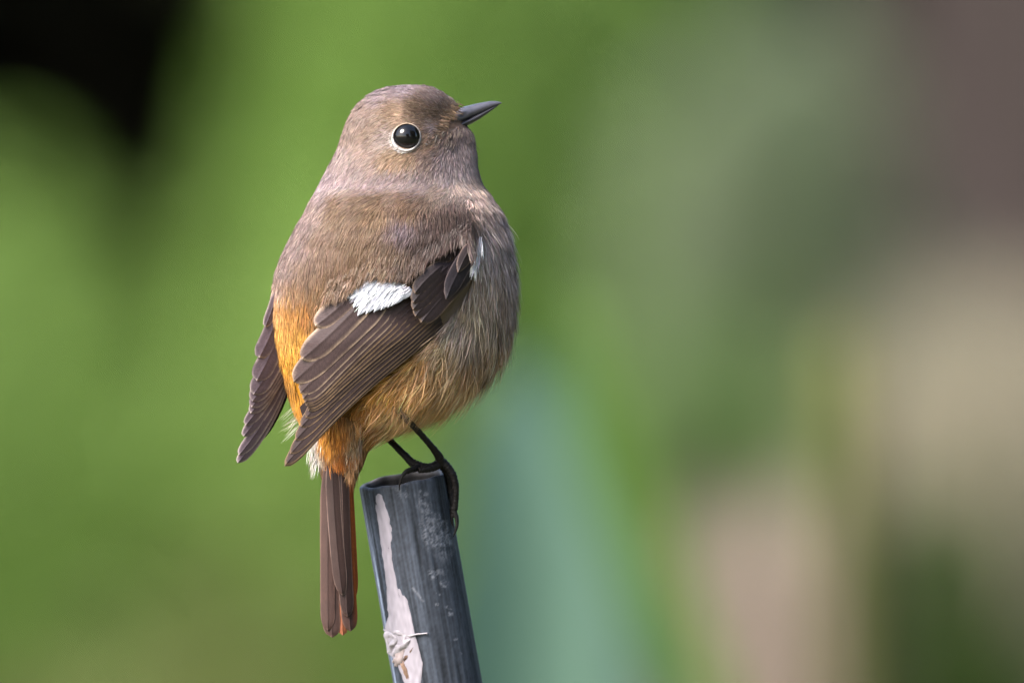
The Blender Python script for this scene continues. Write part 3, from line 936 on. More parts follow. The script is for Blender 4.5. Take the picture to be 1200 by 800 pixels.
# secondaries: tips step down the trailing edge
secs = [((472, 344), (353, 460), 13), ((480, 347), (356, 467), 12), ((487, 350), (358, 471.5), 11), ((494, 353), (359.5, 475), 10), ((501, 356), (361, 478), 9.5), ((507, 360), (362, 481), 9)]
for i, (b, t, hw) in enumerate(secs):
    feather('secondary_feather', wing, b, t, hw, 1.5 + .5 * i, wing_d, 2.6 + 1.25 * i, DK * (1 - .02 * i), FRB * .82 if i > 1 else FRG * .9, 1.5, .16, 1.3)
prims = [((512, 360), (359, 489), 9.5), ((516, 362), (353, 500), 9.5), ((520, 364), (347, 515), 9.5), ((523, 367), (341, 531), 9), ((526, 370), (335, 544), 8.5), ((528, 374), (334.5, 546), 9)]
for i, (b, t, hw) in enumerate(prims):
    feather('primary_feather', wing, b, t, hw, 4.5 + 1.0 * i, wing_d, 10.5 + 1.3 * i, DK2 * (1 - .03 * i), FRB * .72, 1.15, .14, 1.1)
# dark lower edge of the wing, primaries seen from the side
feather('primary_feather', wing, (534, 374), (352, 527), 6, 7, wing_d, 19.5, BLK, BLK * 1.6, .9, .2, 1)
# greater coverts: dark scalloped group
for i, (b, t, hw) in enumerate([((524, 308), (486.5, 344), 9.5), ((532, 307), (484.5, 355), 10.5), ((541, 306), (484.5, 363), 11.5), ((550, 306), (487, 371), 12), ((558, 308), (494, 378), 12.5)]):
    feather('covert_feather', wing, b, t, hw, 2.2, wing_d, -5 + 1.5 * i, alb((60, 48, 49), .42) * (1 + .05 * i), alb((160, 132, 112), .42), 1.5, .26, 2.2)
# alula
feather('alula_feather', wing, (557, 288), (523, 351.5), 10.5, 2.5, wing_d, -9.5, alb((46, 38, 43), .42), alb((120, 102, 100)), 1.0, .42, 2, pexp=.8)
feather('alula_feather', wing, (556, 284), (537, 320), 8.0, 1, wing_d, -12, alb((66, 54, 54), .42), alb((150, 124, 112)), 1.2, .55, 2, pexp=.85)
# median coverts under the scapulars
for i, (b, t, hw) in enumerate([((532, 290), (470, 331), 6), ((540, 288), (474, 336), 6.5), ((548, 288), (478, 340.5), 6)]):
    feather('covert_feather', wing, b, t, hw, 4, wing_d, -1.8 + 1.0 * i, alb((60, 46, 42)), alb((150, 116, 82)), 1.5, .3, 1.2, bramp=20)
# white bases of the secondaries
WH = alb((244, 244, 254), .52)
for i, (b, t, hw) in enumerate([((446, 322), (408, 350), 8), ((452, 321), (415, 361), 8), ((458, 322), (420, 370.5), 7.5), ((464, 324), (430, 368), 7), ((470, 326), (439, 366), 6.5), ((475, 328), (447, 363.5), 6), ((480, 330), (455, 361), 5.5), ((484, 333), (463, 357), 5), ((488, 336), (471, 351), 4.5)]):
    feather('white_feather', wing, b, t, hw, 1.0, wing_d, -4.6 + .4 * i, WH, WH * 1.03, 1.2, .5, .8, pexp=.95, bramp=16)
nW = 260
Pw = np.stack([rng.uniform(408, 490, nW), rng.uniform(322, 366, nW), np.zeros(nW)], -1)
WP = [(414, 347), (434, 329), (456, 327), (478, 331), (485, 339), (478, 343), (464, 352), (452, 357), (436, 360), (424, 360)]
Pw = Pw[inside(WP, Pw[:, 0], Pw[:, 1])]
Pw[:, 2] = wing_d(Pw[:, 0], Pw[:, 1]) - 5.6
Nw = np.tile(np.array([.05, -.1, -1.0]), (len(Pw), 1))
Nw /= np.linalg.norm(Nw, axis=1)[:, None]
cw = lin((246, 245, 252))
Vv, Ff, Cc = make_strands(Pw, Nw, lift=.03, wid=.8, clump=.15, colfun=lambda a, b: np.tile(cw, (len(a), 1)), flow=(-.72, .69), rootdark=.95, seed=12, fixedlen=11, tone=.03)
part('white_patch_down', G(*Vv.T), Ff, M_plume, wing, Cc * 1.4, kind='stuff')
# scapular feathers lapping over the top edge of the wing
edge_line = np.array([(382, 348), (394, 342), (406, 338), (416, 331), (430, 321), (454, 318), (478, 322), (492, 309), (512, 293), (530, 282), (546, 276)], float)
nS = 3600
q = rng.uniform(0, len(edge_line) - 1.001, nS)
i0 = q.astype(int)
ep = edge_line[i0] + (edge_line[i0 + 1] - edge_line[i0]) * (q - i0)[:, None]
hgt = rng.random(nS) ** 1.2
Ps = np.stack([ep[:, 0] + hgt * 5 + rng.standard_normal(nS) * 1.5, ep[:, 1] - hgt * 22 + 2 + rng.standard_normal(nS) * 1.2, np.zeros(nS)], -1)
Ps[:, 2] = np.minimum(body_depth(Ps[:, 0], Ps[:, 1]) - 1, (wing_d(Ps[:, 0], Ps[:, 1]) - 6.5) * (1 - hgt) + hgt * (body_depth(Ps[:, 0], Ps[:, 1]) - 1))
Ns = np.tile(np.array([.0, -.22, -1.0]), (nS, 1))
Ns /= np.linalg.norm(Ns, axis=1)[:, None]
Vv, Ff, Cc = make_strands(Ps, Ns, lift=.10, wid=1.0, clump=.32, seed=41, rootdark=.8, tone=.09, fixedlen=15, colfun=lambda a, b: plume_colour(a, np.minimum(b, 325)))
part('scapular_plumage', G(*Vv.T), Ff, M_plume, bird, Cc, kind='stuff')
# breast feathers folding over the bend of the wing
nS = 900
Ps = np.stack([rng.uniform(548, 574, nS), rng.uniform(258, 296, nS), np.zeros(nS)], -1)
Ps[:, 2] = body_depth(Ps[:, 0], Ps[:, 1]) - 4 - 18 * np.clip((572 - Ps[:, 0]) / 20, 0, 1)
Ns = np.tile(np.array([.4, 0, -.9]), (nS, 1))
Vv, Ff, Cc = make_strands(Ps, Ns, lift=.15, wid=1.1, clump=.4, seed=43, flow=(.04, 1), rootdark=.7, tone=.2, fixedlen=17)
part('breast_plumage', G(*Vv.T), Ff, M_plume, bird, Cc, kind='stuff')
# the wing's underlying flesh and under coverts close the gap to the body
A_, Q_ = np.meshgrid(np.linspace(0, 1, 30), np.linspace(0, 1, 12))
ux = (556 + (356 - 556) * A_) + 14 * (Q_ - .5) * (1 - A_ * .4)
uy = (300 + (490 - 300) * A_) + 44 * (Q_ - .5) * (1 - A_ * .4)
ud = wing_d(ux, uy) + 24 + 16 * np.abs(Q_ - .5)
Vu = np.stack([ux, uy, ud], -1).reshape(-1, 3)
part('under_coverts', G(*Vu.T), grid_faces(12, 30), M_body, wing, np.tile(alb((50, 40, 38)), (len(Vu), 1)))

# the far wing, its tip showing beyond the rump
farw = sub_root('wing', bird, 'far wing tip with stepped pale-fringed feathers beyond the orange rump')


def far_d(x, y):
    return -34 + .5 * (np.asarray(x, float) - 300) + .05 * (np.asarray(y, float) - 440)


DKF = alb((128, 110, 118), .44)  # lighter than the near wing: the stronger light there is put into the colour
FRF = alb((226, 206, 196), .46)
for i, (b, t, hw, bn) in enumerate([
        ((330, 356), (304, 419), 10.5, -2), ((334, 370), (301, 446), 12, -2.5), ((337, 385), (297.5, 462), 12, -3), ((339, 395), (296, 470), 11, -3),
        ((340, 404), (295, 477), 10, -3), ((340, 412), (294, 484), 9, -3)]):
    feather('secondary_feather', farw, b, t, hw, bn, far_d, 1.5 * i, DKF, FRF, 2.0, .22, 1.6, bramp=0)
for i, (b, t, hw, bn) in enumerate([((338, 410), (288, 498), 8, -5), ((338, 416), (285.5, 511), 8, -6), ((338, 420), (280, 533), 7.5, -8), ((338, 424), (278.5, 542), 7.5, -9)]):
    feather('primary_feather', farw, b, t, hw, bn, far_d, 9 + 1.5 * i, DKF * .92, FRF * .95, 1.7, .18, 1.4, bramp=0)
feather('primary_feather', farw, (338, 428), (296, 520), 9, -6, far_d, 17, BLK * .6, BLK * .6, 1, .3, 1, bramp=0)
feather('covert_feather', farw, (326, 340), (311, 383), 6, -1, far_d, -2, DKF, FRF, 1.5, .3, 1.2, bramp=0)

# ---- tail
tail = sub_root('tail', bird)


def tail_d(x, y):
    return -47 + .012 * (np.asarray(x, float) - 398) ** 2 + .03 * (np.asarray(y, float) - 540)


TC = alb((98, 70, 62), .34)
TD = alb((78, 55, 50), .30)
RUF = alb((186, 92, 30), .42)
SHD = alb((60, 42, 38))
feather('tail_feather', tail, (405, 520), (415, 700), 5.5, -1, tail_d, 8.5, RUF, RUF * 1.1, .8, .12, 1, bramp=0, shaftc=RUF * .6, label='rufous orange outer tail feather')
feather('tail_feather', tail, (395, 520), (402, 744), 8, 0, tail_d, 6.5, alb((176, 104, 70)), alb((206, 146, 112)), 1.2, .10, 1.2, bramp=0, label='rufous inner tail feather tip')
feather('tail_feather', tail, (402, 520), (411, 739), 9.5, 1.5, tail_d, 4.5, TC, alb((150, 116, 100), .36), 1.0, .10, 1.5, bramp=0, edge2=(-1, .30, RUF), shaftc=SHD)
feather('tail_feather', tail, (388, 520), (389.5, 746), 10.5, 3, tail_d, 5.2, TC * .9, alb((160, 126, 112), .36), 1.1, .08, 1.4, bramp=0, shaftc=SHD)
feather('tail_feather', tail, (386, 520), (384.5, 738), 8.5, 1, tail_d, 3.4, TC, alb((150, 118, 106), .36), 1.0, .10, 1.4, bramp=0, shaftc=SHD)
feather('tail_feather', tail, (400, 520), (407.5, 722), 8.5, 1.0, tail_d, 1.2, TD, alb((150, 118, 106), .36), 1.0, .12, 1.6, bramp=0, shaftc=alb((140, 112, 102)))
feather('tail_feather', tail, (389, 520), (401.5, 697), 8.5, 2.5, tail_d, -1.0, alb((86, 62, 56), .32), alb((176, 146, 134), .4), 1.0, .18, 1.6, bramp=0, shaftc=SHD)

# orange upper-tail coverts lying over the tail base
nT = 2600
Pt = np.stack([rng.uniform(374, 418, nT), rng.uniform(488, 548, nT), np.zeros(nT)], -1)
Pt = Pt[(Pt[:, 1] < 524 + np.clip((Pt[:, 0] - 376) * .55, 0, 24) + 5 * rng.standard_normal(nT))]
Pt[:, 2] = np.minimum(body_depth(Pt[:, 0], Pt[:, 1]), tail_d(Pt[:, 0], Pt[:, 1])) - 2
okt = (Pt[:, 0] < 430 - (Pt[:, 1] - 488) * .35) & (Pt[:, 0] > 371 + np.clip(Pt[:, 1] - 520, 0, 99) * .2)
Pt = Pt[okt]
Nt_ = np.tile(np.array([-.1, 0, -1.0]), (len(Pt), 1))
Vv, Ff, Cc = make_strands(Pt, Nt_, lift=.05, wid=1.0, clump=.55, flow=(.03, 1), rootdark=.6, seed=17, fixedlen=21, tone=.2, vary=.3)
part('tail_covert_plumage', G(*Vv.T), Ff, M_plume, bird, Cc, kind='stuff')

# pale streaky down on the right of the tail base
nU = 170
Pu = np.stack([rng.uniform(411, 425, nU), rng.uniform(492, 548, nU), np.zeros(nU)], -1)
Pu[:, 0] -= np.clip(Pu[:, 1] - 515, 0, 99) * .22
Pu[:, 2] = np.minimum(body_depth(Pu[:, 0], Pu[:, 1]), tail_d(Pu[:, 0], Pu[:, 1])) - 2.5
Vv, Ff, Cc = make_strands(Pu, np.tile(np.array([.1, 0, -1.0]), (nU, 1)), lift=.14, wid=1.0, clump=.5, flow=(-.16, 1), rootdark=.6, seed=19, fixedlen=20, tone=.2, vary=.3, colfun=lambda a, b: np.tile(lin((226, 196, 160)), (len(a), 1)))
part('undertail_down', G(*Vv.T), Ff, M_plume, bird, Cc, kind='stuff')

loose('undertail_down', [(421, 516, -46), (418, 526, -46), (415, 536, -46), (412, 545, -47)], (-.14, 1), 260, 24, (186, 136, 88), wid=.9, spread=2.6, seed=29, lift=.05)
loose('undertail_down', [(424, 512, -40), (421, 526, -40), (418, 538, -40), (415, 548, -40)], (-.16, 1), 160, 24, (150, 98, 54), wid=.9, spread=2.2, seed=30, lift=.05)

# ---- legs and feet
LEGC = np.array([.007, .0055, .005])


def leg_tube(name, pts, rad, n, parent, ns=14, bump=.05, seed=1, scute=.10, c=LEGC):
    pts = np.asarray(pts, float)
    S = spline(np.concatenate([pts, np.asarray(rad, float)[:, None] * .9], 1), n)
    path, r = S[:, :3], S[:, 3]
    ln_ = np.concatenate([[0], np.cumsum(np.linalg.norm(np.diff(path, axis=0), axis=1))])
    r = r * (1 + scute * np.abs(np.sin(ln_ * .75)) - scute * .5)
    V, F = tube_mesh(path, r, ns, bump, seed)
    cc = np.tile(c, (len(V), 1)) * np.random.default_rng(seed).uniform(.7, 1.5, (len(V), 1))
    return part(name, G(*V.T), F, M_leg, parent, cc)


right_leg = leg_tube('leg', [(456, 468, -50), (466, 479, -72), (479, 493, -68), (494, 509, -48), (506, 523, -27), (514, 534, -13), (517, 543, -5)], [5, 4.4, 4.0, 3.9, 4.2, 5.4, 6.2], 60, bird, seed=2)
leg_tube('toe', [(515, 538, -6), (524, 546, -6), (531, 557, -6), (534, 570, -4), (534, 583, -2), (532.5, 596, 0), (531, 606, 2)], [5.5, 5, 4.4, 4.2, 3.9, 4.1, 3.0], 60, right_leg, seed=3, bump=.07, scute=.22)
leg_tube('claw', [(532, 598, 0), (535, 606, -1), (535.5, 615, -1), (533.5, 623, 0), (531, 629, 2)], [3.2, 2.8, 2.2, 1.4, .4], 24, right_leg, seed=4, bump=.02, scute=0)
leg_tube('toe', [(514, 542, 4), (521, 550, 12), (525.5, 562, 16), (528, 576, 18), (530, 590, 16), (530.5, 602, 14)], [5, 4.2, 3.6, 3.3, 3.1, 2.6], 46, right_leg, seed=5, bump=.07, scute=.22)
leg_tube('claw', [(529.5, 594, 14), (529, 604, 13), (530, 612, 12), (532, 619, 12)], [2.8, 2.2, 1.6, .4], 20, right_leg, seed=6, bump=.02, scute=0)
leg_tube('toe', [(516, 543, -4), (508, 547, -12), (499, 549.5, -18), (491, 551, -22)], [5.8, 5.2, 4.6, 3.6], 34, right_leg, seed=7, bump=.07, scute=.2)
leg_tube('toe', [(516, 541, 0), (508, 545, 14), (500, 548, 26)], [5, 4.2, 3.4], 30, right_leg, seed=17, bump=.07, scute=.2)
left_leg = leg_tube('leg', [(428, 486, 20), (445, 503, 16), (456, 515, 12), (468, 527, 6), (478, 537, 0), (486, 545, -5)], [4.6, 4.2, 4.2, 4.4, 4.9, 5.4], 54, bird, seed=8)
leg_tube('toe', [(480, 540, -2), (490, 545, -8), (500, 547, -10), (510, 546, -6)], [4.8, 5.2, 4.8, 4.4], 36, left_leg, seed=9, bump=.07, scute=.2)
leg_tube('toe', [(492, 547, -10), (487, 548.5, -18), (482, 550, -24), (477, 552.5, -28)], [4.4, 4.0, 3.5, 2.8], 34, left_leg, seed=10, bump=.07, scute=.2)
leg_tube('claw', [(483, 549, -25), (476, 552, -29), (471, 558.5, -31.5), (468.8, 566, -31.5), (468, 574, -30)], [3.0, 2.8, 2.2, 1.5, .4], 28, left_leg, seed=11, bump=.02, scute=0)
leg_tube('toe', [(486, 545, 0), (494, 547, 14), (500, 549, 24)], [4.6, 4.0, 3.2], 26, left_leg, seed=12, bump=.07, scute=.2)
leg_tube('claw', [(533, 565, -4), (529, 574, -2), (525, 577, 0)], [1.0, .9, .3], 10, right_leg, seed=14, bump=0, scute=0)
# short hairs on the thigh over the tops of the legs
for root, fl_, sd in (((467, 479, -84), (.55, .8), 22), ((444, 501, 8), (.5, .8), 23)):
    loose('thigh_down', [root, (root[0] + 5, root[1] + 5, root[2]), (root[0] - 5, root[1] - 4, root[2])], fl_, 34, 13, (112, 88, 62), wid=.5, spread=2.2, seed=sd)

# ------------------------------------------------------------------ background garden
M_leaf = leaf_material('leaf', .4)
M_dry = leaf_material('dry blade', .25, .8)
M_shade = leaf_material('evergreen leaf', .15, .8)
M_shade.node_tree.nodes['Principled BSDF'].inputs['Specular IOR Level'].default_value = 0.05
M_wood = mat_new('bark', .9, .15)
mul_noise(M_wood, 22, .55, 1.35, 'Object', (1, 1, .25), 6, .6, .02)


def at(px, py, D):
    """a point of the garden D metres from the camera"""
    k = U * D / D0
    return np.array([(px - 600) * k, D - D0, CAM_Z + (400 - py) * k])


def leaf_mesh(P, size, cols, seed=0, droop=.3, aspect=.5, up=None):
    r = np.random.default_rng(seed)
    n = len(P)
    a = r.standard_normal((n, 3))
    a[:, 2] -= droop
    if up is not None:
        a = a * .45 + np.asarray(up)
    a /= np.linalg.norm(a, axis=1)[:, None]
    b = np.cross(a, r.standard_normal((n, 3)))
    b /= np.linalg.norm(b, axis=1)[:, None]
    c = np.cross(a, b)
    L_ = size * r.uniform(.6, 1.3, n)[:, None]
    W_ = L_ * aspect
    fold_ = c * W_ * .18
    v = [P - a * L_ * .5, P - a * L_ * .18 + b * W_ * .48 + fold_, P + a * L_ * .16 + b * W_ * .42 + fold_, P + a * L_ * .5 - c * L_ * .08,
         P + a * L_ * .16 - b * W_ * .42 + fold_, P - a * L_ * .18 - b * W_ * .48 + fold_]
    V = np.stack(v, 1).reshape(-1, 3)
    i = (np.arange(n) * 6)[:, None]
    F = np.concatenate([i + np.array([[0, 1, 2, 3]]), i + np.array([[0, 3, 4, 5]])], 0)
    return V, F, np.repeat(cols, 6, 0)


def ell(n, c, rad, seed, shell=.55):
    r = np.random.default_rng(seed)
    v = r.standard_normal((n, 3))
    v /= np.linalg.norm(v, axis=1)[:, None]
    q = (shell ** 3 + (1 - shell ** 3) * r.random(n)) ** (1 / 3)
    k = 1 + .14 * smooth_noise(seed, 14, .2, .8)(v[:, 0] * 2 + v[:, 1], v[:, 2] * 2)
    return np.asarray(c) + v * np.asarray(rad) * (q * k)[:, None]


def wood_tube(path, rad, ns=9, bump=.06, seed=0):
    path = np.asarray(path, float)
    V, F = tube_mesh(np.stack([path[:, 0], path[:, 2], path[:, 1]], 1), rad, ns, bump, seed)
    return np.stack([V[:, 0], V[:, 2], V[:, 1]], 1), F


def join(ms):
    V, F, o = [], [], 0
    for v, f in ms:
        V.append(v)
        F += [tuple(i + o for i in q) for q in f]
        o += len(v)
    return np.concatenate(V), F


def shrub(name, label, cat, base, clumps, size, c0, c1, n, seed, group=None, droop=.3, aspect=.5, mat=None, shell=.45, stem_c=(.06, .045, .03)):
    r = np.random.default_rng(seed)
    base = np.asarray(base, float)
    root = thing(name, label, cat, tuple(base), group)
    vol = np.array([q[1][0] * q[1][1] * q[1][2] for q in clumps]) ** (2 / 3)
    pts = []
    for q, vv_ in zip(clumps, vol / vol.sum()):
        pts.append(ell(int(n * vv_), q[0], q[1], seed + len(pts), shell))
    P = np.concatenate(pts)
    P = P[P[:, 2] > base[2] + .03]
    nz = smooth_noise(seed + 50, 30, .6, 3.0)(P[:, 0] + .4 * P[:, 1], P[:, 2])
    k = np.clip(.5 + .34 * nz + .16 * r.standard_normal(len(P)), 0, 1)[:, None]
    cols = np.asarray(c0) * (1 - k) + np.asarray(c1) * k
    V, F, cc = leaf_mesh(P, size, cols, seed, droop, aspect)
    part('foliage', V, F, mat or M_leaf, root, cc, smooth=False, kind='stuff')
    ms = []
    for q in clumps:
        c = np.asarray(q[0])
        mid = (base + c) / 2 + r.standard_normal(3) * .08
        path = spline([base + np.array([r.uniform(-.1, .1), r.uniform(-.1, .1), -.08]), mid, c + np.array([0, 0, q[1][2] * .3])], 14)
        V, F = wood_tube(path, np.linspace(.028, .006, 14), 7, .06, seed)
        part('stem', V, F, M_wood, root, np.tile(stem_c, (len(V), 1)))
    return root


GR0, GR1 = (.118, .205, .032), (.182, .282, .065)
# bright green shrub that fills the left and middle of the view, its top sloping down to the left
shrub('green_shrub', 'broad bright green leafy shrub behind the bird, filling the view from left to centre', 'shrub', (-.30, 13.2, 0),
      [((-.42, 13.2, .55), (.75, .6, .60)), ((-.62, 13.1, .98), (.62, .5, .42)), ((-.055, 13.0, 1.15), (.21, .5, .75)), ((-.02, 13.2, .55), (.6, .6, .6)), ((-.06, 13.1, 1.3), (.15, .4, .42))],
      .045, GR0, GR1, 42000, 101)
shrub('olive_shrub', 'low olive green shrub at the lower left in front of the bright green shrub', 'shrub', (-.33, 11.0, 0),
      [((-.33, 11.0, .62), (.34, .3, .52)), ((-.10, 11.1, .5), (.3, .3, .45))], .04, (.10, .13, .03), (.17, .17, .06), 9000, 131)
shrub('grey_green_shrub', 'pale grey green bush right of the bird, middle of the view', 'shrub', (.25, 11.6, 0),
      [((.205, 11.6, 1.18), (.135, .25, .33)), ((.18, 11.6, .6), (.2, .3, .55))], .035, (.135, .18, .09), (.215, .235, .155), 16000, 141)
shrub('dark_green_shrub', 'small dark green shrub at the lower right corner below the dry grass', 'shrub', (.33, 8.2, 0),
      [((.30, 8.2, .86), (.13, .18, .33)), ((.34, 8.3, .45), (.2, .22, .45))], .035, (.02, .045, .01), (.045, .075, .016), 9000, 151)
shrub('mid_green_shrub', 'fresh green bush low behind the blue green leaves, centre right', 'shrub', (.12, 10.4, 0),
      [((.15, 10.4, 1.02), (.17, .25, .30)), ((.13, 10.4, .5), (.25, .2, .45))], .035, (.11, .165, .055), (.18, .22, .10), 10000, 161)

# blue-green broad leaves and a bright green strap leaf, nearer


def blade(name, parent, pts, widths, c, mat, fold=.25, n=26, label=None, face=(0, -1, 0)):
    """strap leaf from world points"""
    S = spline(np.concatenate([np.asarray(pts, float), np.asarray(widths, float)[:, None]], 1), n)
    p, wd = S[:, :3], S[:, 3]
    tg = np.gradient(p, axis=0)
    tg /= np.linalg.norm(tg, axis=1)[:, None]
    sd_ = np.cross(tg, np.asarray(face, float))
    sd_ /= np.linalg.norm(sd_, axis=1)[:, None]
    nn = np.cross(sd_, tg)
    q = np.linspace(-1, 1, 7)
    V = p[:, None] + sd_[:, None] * (wd[:, None] * .5 * q)[..., None] + nn[:, None] * (wd[:, None] * fold * np.abs(q))[..., None]
    r = np.random.default_rng(len(name) + int(abs(pts[0][0]) * 1e4))
    cc = np.tile(np.asarray(c, float), (*V.shape[:2], 1)) * (1 + .08 * np.cos(q * 9)[None, :, None])
    return part(name, V.reshape(-1, 3), grid_faces(n, 7), mat, parent, cc.reshape(-1, 3), label=label)


def near_plant():
    D = 8.3
    b = at(690, 400, D)
    base = np.array([b[0] - .02, D - D0, 0])
    root = thing('broad_leaved_plant', 'blue green plant with broad upright leaves low in the centre, beside the post', 'plant', tuple(base))
    TE = (.075, .14, .10)
    specs = [((590, 420), (630, 640), .066, TE), ((655, 395), (665, 640), .062, TE), ((705, 540), (700, 720), .048, (.10, .165, .14)), ((560, 560), (600, 740), .06, TE), ((738, 720), (722, 860), .018, (.26, .28, .26)), ((640, 520), (655, 720), .05, (.09, .17, .12))]
    for i, (t, m, wd, c) in enumerate(specs):
        dd = D + .05 * i
        tp, md = at(*t, dd), at(*m, dd)
        b0 = base + np.array([.012 * (i - 2), .05 * i, -.02])
        pts = [b0, b0 * .66 + md * .34, b0 * .33 + md * .67, md, md * .5 + tp * .5, tp]
        # even spacing so the curve does not overshoot
        dense = np.array(pts)
        tl = np.concatenate([[0], np.cumsum(np.linalg.norm(np.diff(dense, axis=0), axis=1))])
        tq = np.linspace(0, tl[-1], 30)
        P3 = np.stack([np.interp(tq, tl, dense[:, k_]) for k_ in range(3)], 1)
        W3 = np.interp(tq, tl, [.025, wd * .6, wd * .9, wd, wd * .8, .002])
        blade('leaf', root, P3, W3, c, M_leaf, n=60)
    return root


near_plant()


def strap_plant():
    D = 8.2
    base = np.array([at(860, 0, D)[0], D - D0, 0])
    root = thing('strap_leaved_plant', 'plant with one long bright green strap leaf leaning left beside the blue green leaves', 'plant', tuple(base))
    dd = D
    ctrl = np.array([base + np.array([0, 0, -.02]), base + np.array([-.005, 0, .6]), at(850, 900, dd), at(765, 680, dd), at(695, 470, dd), at(645, 300, dd)])
    tl = np.concatenate([[0], np.cumsum(np.linalg.norm(np.diff(ctrl, axis=0), axis=1))])
    tq = np.linspace(0, tl[-1], 40)
    P3 = np.stack([np.interp(tq, tl, ctrl[:, k_]) for k_ in range(3)], 1)
    W3 = np.interp(tq, tl, [.012, .020, .022, .023, .023, .003])
    blade('leaf', root, P3, W3, (.07, .135, .018), M_leaf, .15, n=70)


strap_plant()


def dry_tuft(label, cx, cy0, D, n, spread, hgt, c0, c1, seed):
    """clump of dry grass blades standing on the ground"""
    r = np.random.default_rng(seed)
    bx = at(cx, 0, D)[0]
    base = np.array([bx, D - D0, 0])
    root = thing('dry_grass_clump', label, 'dry grass', tuple(base), 'clumps of dry beige grass')
    a = r.uniform(0, 2 * np.pi, n)
    q = np.sqrt(r.random(n)) * spread
    p0 = base + np.stack([q * np.cos(a) * .7, q * np.sin(a) * .7, np.full(n, -.02)], 1)
    h = hgt * r.uniform(.55, 1.02, n)
    lean = np.stack([np.cos(a), np.sin(a)], 1) * (q * .3 + .018 * r.standard_normal(n))[:, None]
    sv = np.linspace(0, 1, 5)
    pos = p0[:, None] + np.stack([lean[:, None, 0] * sv ** 2, lean[:, None, 1] * sv ** 2, h[:, None] * sv], -1)
    wv = r.standard_normal((n, 3))
    wv[:, 2] = 0
    wv /= np.linalg.norm(wv, axis=1)[:, None]
    wd = .0035 * r.uniform(.6, 1.4, n)[:, None] * (1 - sv ** 3 * .85)[None]
    V = np.stack([pos - wv[:, None] * wd[..., None], pos + wv[:, None] * wd[..., None]], 2).reshape(n, 10, 3)
    i = (np.arange(n) * 10)[:, None]
    F = np.concatenate([i + np.array([[2 * k, 2 * k + 1, 2 * k + 3, 2 * k + 2]]) for k in range(4)], 0)
    k = r.random(n)[:, None]
    c = np.asarray(c0) * (1 - k) + np.asarray(c1) * k
    part('blades', V.reshape(-1, 3), F, M_dry, root, np.repeat(c, 10, 0), kind='stuff')


dry_tuft('low pinkish beige clump of dry grass at the bottom right of centre', 890, 0, 9.6, 2600, .04, 1.235, (.24, .19, .14), (.36, .29, .24), 3)
dry_tuft('tall pale beige clump of dry grass at the right edge above the dark shrub', 1150, 0, 15.0, 4200, .085, 1.345, (.21, .19, .125), (.33, .29, .21), 5)

# slender olive stem in front of the dry grass
st = thing('sapling', 'slender upright olive brown sapling stem between the two dry grass clumps', 'sapling', (at(1000, 0, 8.4)[0], 3.4, 0))
x0 = at(1000, 0, 8.4)[0]
V, F = wood_tube(spline([(x0 - .01, 3.4, -.05), (x0, 3.4, .6), (x0 + .004, 3.4, .9), (x0 - .002, 3.4, 1.3)], 30), np.linspace(.017, .010, 30), 10, .05, 3)
part('stem', V, F, M_wood, st, np.tile((.085, .085, .03), (len(V), 1)))
# big grey-brown trunk at the right
tr = thing('tree', 'large tree with a thick grey brown trunk at the upper right', 'tree', (.78, 17.0, 0))
tp = spline([(.78, 17.0, -.1), (.76, 17.0, .8), (.75, 17.0, 1.8), (.84, 17.05, 3.2), (.80, 17.1, 4.4)], 60)
tv, tf = wood_tube(tp, np.concatenate([np.linspace(.56, .46, 14), np.linspace(.455, .18, 46)]), 40, .035, 9)
part('trunk', tv, tf, M_wood, tr, np.tile((.025, .019, .017), (len(tv), 1)))
lm = []
r_ = np.random.default_rng(15)
tips = []
for i in range(9):
    a = i * 2.4
    s0 = tp[34 + i * 2]
    e = s0 + np.array([math.cos(a) * 1.6, math.sin(a) * 1.4, .7 + .5 * r_.random()])
    tips.append(e)
    V, F = wood_tube(spline([s0, (s0 + e) / 2 + np.array([0, 0, .2]), e], 14), np.linspace(.09, .02, 14), 9, .05, i)
    part('limb', V, F, M_wood, tr, np.tile((.06, .05, .045), (len(V), 1)))
P_ = np.concatenate([ell(2600, e, (1.0, .9, .6), 300 + i, .2) for i, e in enumerate(tips)])
k = np.random.default_rng(1).random((len(P_), 1))
V, F, cc = leaf_mesh(P_, .10, np.array((.03, .06, .015)) * (1 - k) + np.array((.06, .10, .025)) * k, 8)
part('crown', V, F, M_leaf, tr, cc, smooth=False, kind='stuff')

# dark evergreen thicket with a shaded hollow behind everything
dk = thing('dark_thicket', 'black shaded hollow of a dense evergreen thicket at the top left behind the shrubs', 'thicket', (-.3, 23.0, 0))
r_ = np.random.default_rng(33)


def sheet(n, o, a, b, th, r):
    return np.asarray(o) + r.random((n, 1)) * np.asarray(a) + r.random((n, 1)) * np.asarray(b) + r.standard_normal((n, 3)) * th


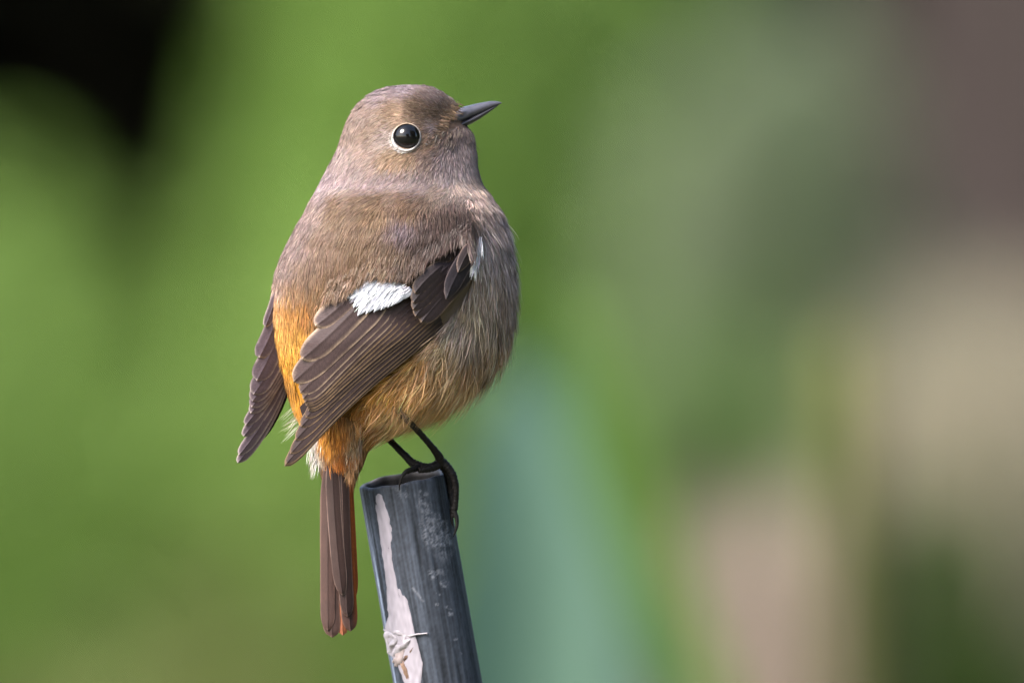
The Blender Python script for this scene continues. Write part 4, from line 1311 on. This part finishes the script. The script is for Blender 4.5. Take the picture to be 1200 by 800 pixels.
P_ = np.concatenate([
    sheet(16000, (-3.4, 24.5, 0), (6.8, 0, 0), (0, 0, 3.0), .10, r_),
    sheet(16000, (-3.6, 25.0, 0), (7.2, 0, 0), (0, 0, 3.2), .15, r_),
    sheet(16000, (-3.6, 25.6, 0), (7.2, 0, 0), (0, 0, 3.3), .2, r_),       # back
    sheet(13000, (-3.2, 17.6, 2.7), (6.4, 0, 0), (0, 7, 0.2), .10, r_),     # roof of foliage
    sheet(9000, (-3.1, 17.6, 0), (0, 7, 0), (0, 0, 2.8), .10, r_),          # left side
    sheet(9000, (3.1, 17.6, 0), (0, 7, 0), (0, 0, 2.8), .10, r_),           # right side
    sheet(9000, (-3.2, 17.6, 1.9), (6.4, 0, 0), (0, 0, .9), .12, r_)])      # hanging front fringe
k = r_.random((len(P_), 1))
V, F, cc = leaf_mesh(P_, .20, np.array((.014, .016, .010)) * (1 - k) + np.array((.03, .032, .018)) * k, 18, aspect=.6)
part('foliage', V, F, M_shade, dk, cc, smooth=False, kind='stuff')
ms = []
for i in range(9):
    bx, by = r_.uniform(-2.8, 2.8), r_.uniform(19, 24)
    V, F = (wood_tube(spline([(bx, by, -.05), (bx + r_.uniform(-.2, .2), by, 1.4), (bx + r_.uniform(-.4, .4), by, 2.8)], 14), np.linspace(.07, .03, 14), 8, .06, i))
    part('stem', V, F, M_wood, dk, np.tile((.02, .017, .014), (len(V), 1)))

# leafy trees behind and to the right of the camera: they close off the low sky on that side


def big_tree(label, x, y, h, rad, seed):
    root = thing('tree', label, 'tree', (x, y, 0))
    r = np.random.default_rng(seed)
    path = spline([(x, y, -.1), (x + .1, y, h * .3), (x - .1, y + .1, h * .8)], 24)
    V, F = wood_tube(path, np.linspace(.28, .07, 24), 12, .05, seed)
    part('trunk', V, F, M_wood, root, np.tile((.07, .055, .045), (len(V), 1)))
    pts = []
    for k in range(6):
        a = k * 1.05
        c = np.array([x + math.cos(a) * rad * .5, y + math.sin(a) * rad * .5, h * (.42 + .3 * (k % 2))])
        pts.append(ell(1500, c, (rad * .62, rad * .62, h * .34), seed + k, .3))
        s0 = path[9 + 2 * k]
        V, F = wood_tube(spline([s0, (s0 + c) / 2 + np.array([0, 0, .1]), c], 10), np.linspace(.09, .03, 10), 8, .05, k)
        part('limb', V, F, M_wood, root, np.tile((.06, .05, .045), (len(V), 1)))
    P = np.concatenate(pts)
    k = r.random((len(P), 1))
    V, F, cc = leaf_mesh(P, .34, np.array((.03, .05, .012)) * (1 - k) + np.array((.05, .08, .02)) * k, seed, aspect=.6)
    part('crown', V, F, M_leaf, root, cc, smooth=False, kind='stuff')


big_tree('tall leafy tree standing behind the viewpoint, outside the picture', 1.5, -12.5, 6.0, 3.0, 500)
big_tree('wide leafy tree standing out of view to the right of the post', 6.5, -4.5, 8.0, 3.4, 520)
big_tree('leafy tree standing out of view further to the right of the post', 6.8, 3.5, 7.0, 3.2, 540)

# the garden goes on outside the frame: more shrubs to the left and a far wood along the horizon
for sx_, sd_, lab in ((-1.75, 601, 'green leafy shrub out of view just left of the broad bright green shrub'), (-3.3, 611, 'green leafy shrub out of view at the far left end of the shrub row')):
    shrub('green_shrub', lab, 'shrub', (sx_, 13.4, 0),
          [((sx_, 13.4, .6), (.85, .7, .62)), ((sx_ - .3, 13.3, 1.15), (.6, .5, .6)), ((sx_ + .3, 13.5, 1.3), (.5, .5, .6))], .07, GR0, GR1, 16000, sd_)
r_ = np.random.default_rng(71)
nw = 36000
a_ = r_.uniform(R(-85), R(85), nw)
d_ = r_.uniform(38, 46, nw)
top_ = 6.5 + 1.6 * np.sin(a_ * 17) + 1.1 * np.sin(a_ * 41 + 1)
P_ = np.stack([d_ * np.sin(a_), d_ * np.cos(a_), r_.random(nw) ** .8 * top_], 1)
k = np.clip(.5 + .3 * smooth_noise(72, 20, .05, .4)(P_[:, 0], P_[:, 2]) + .15 * r_.standard_normal(nw), 0, 1)[:, None]
V, F, cc = leaf_mesh(P_, .9, np.array((.03, .055, .014)) * (1 - k) + np.array((.07, .11, .03)) * k, 73, aspect=.6)
part('far_wood', V, F, M_leaf, None, cc, smooth=False, kind='stuff')
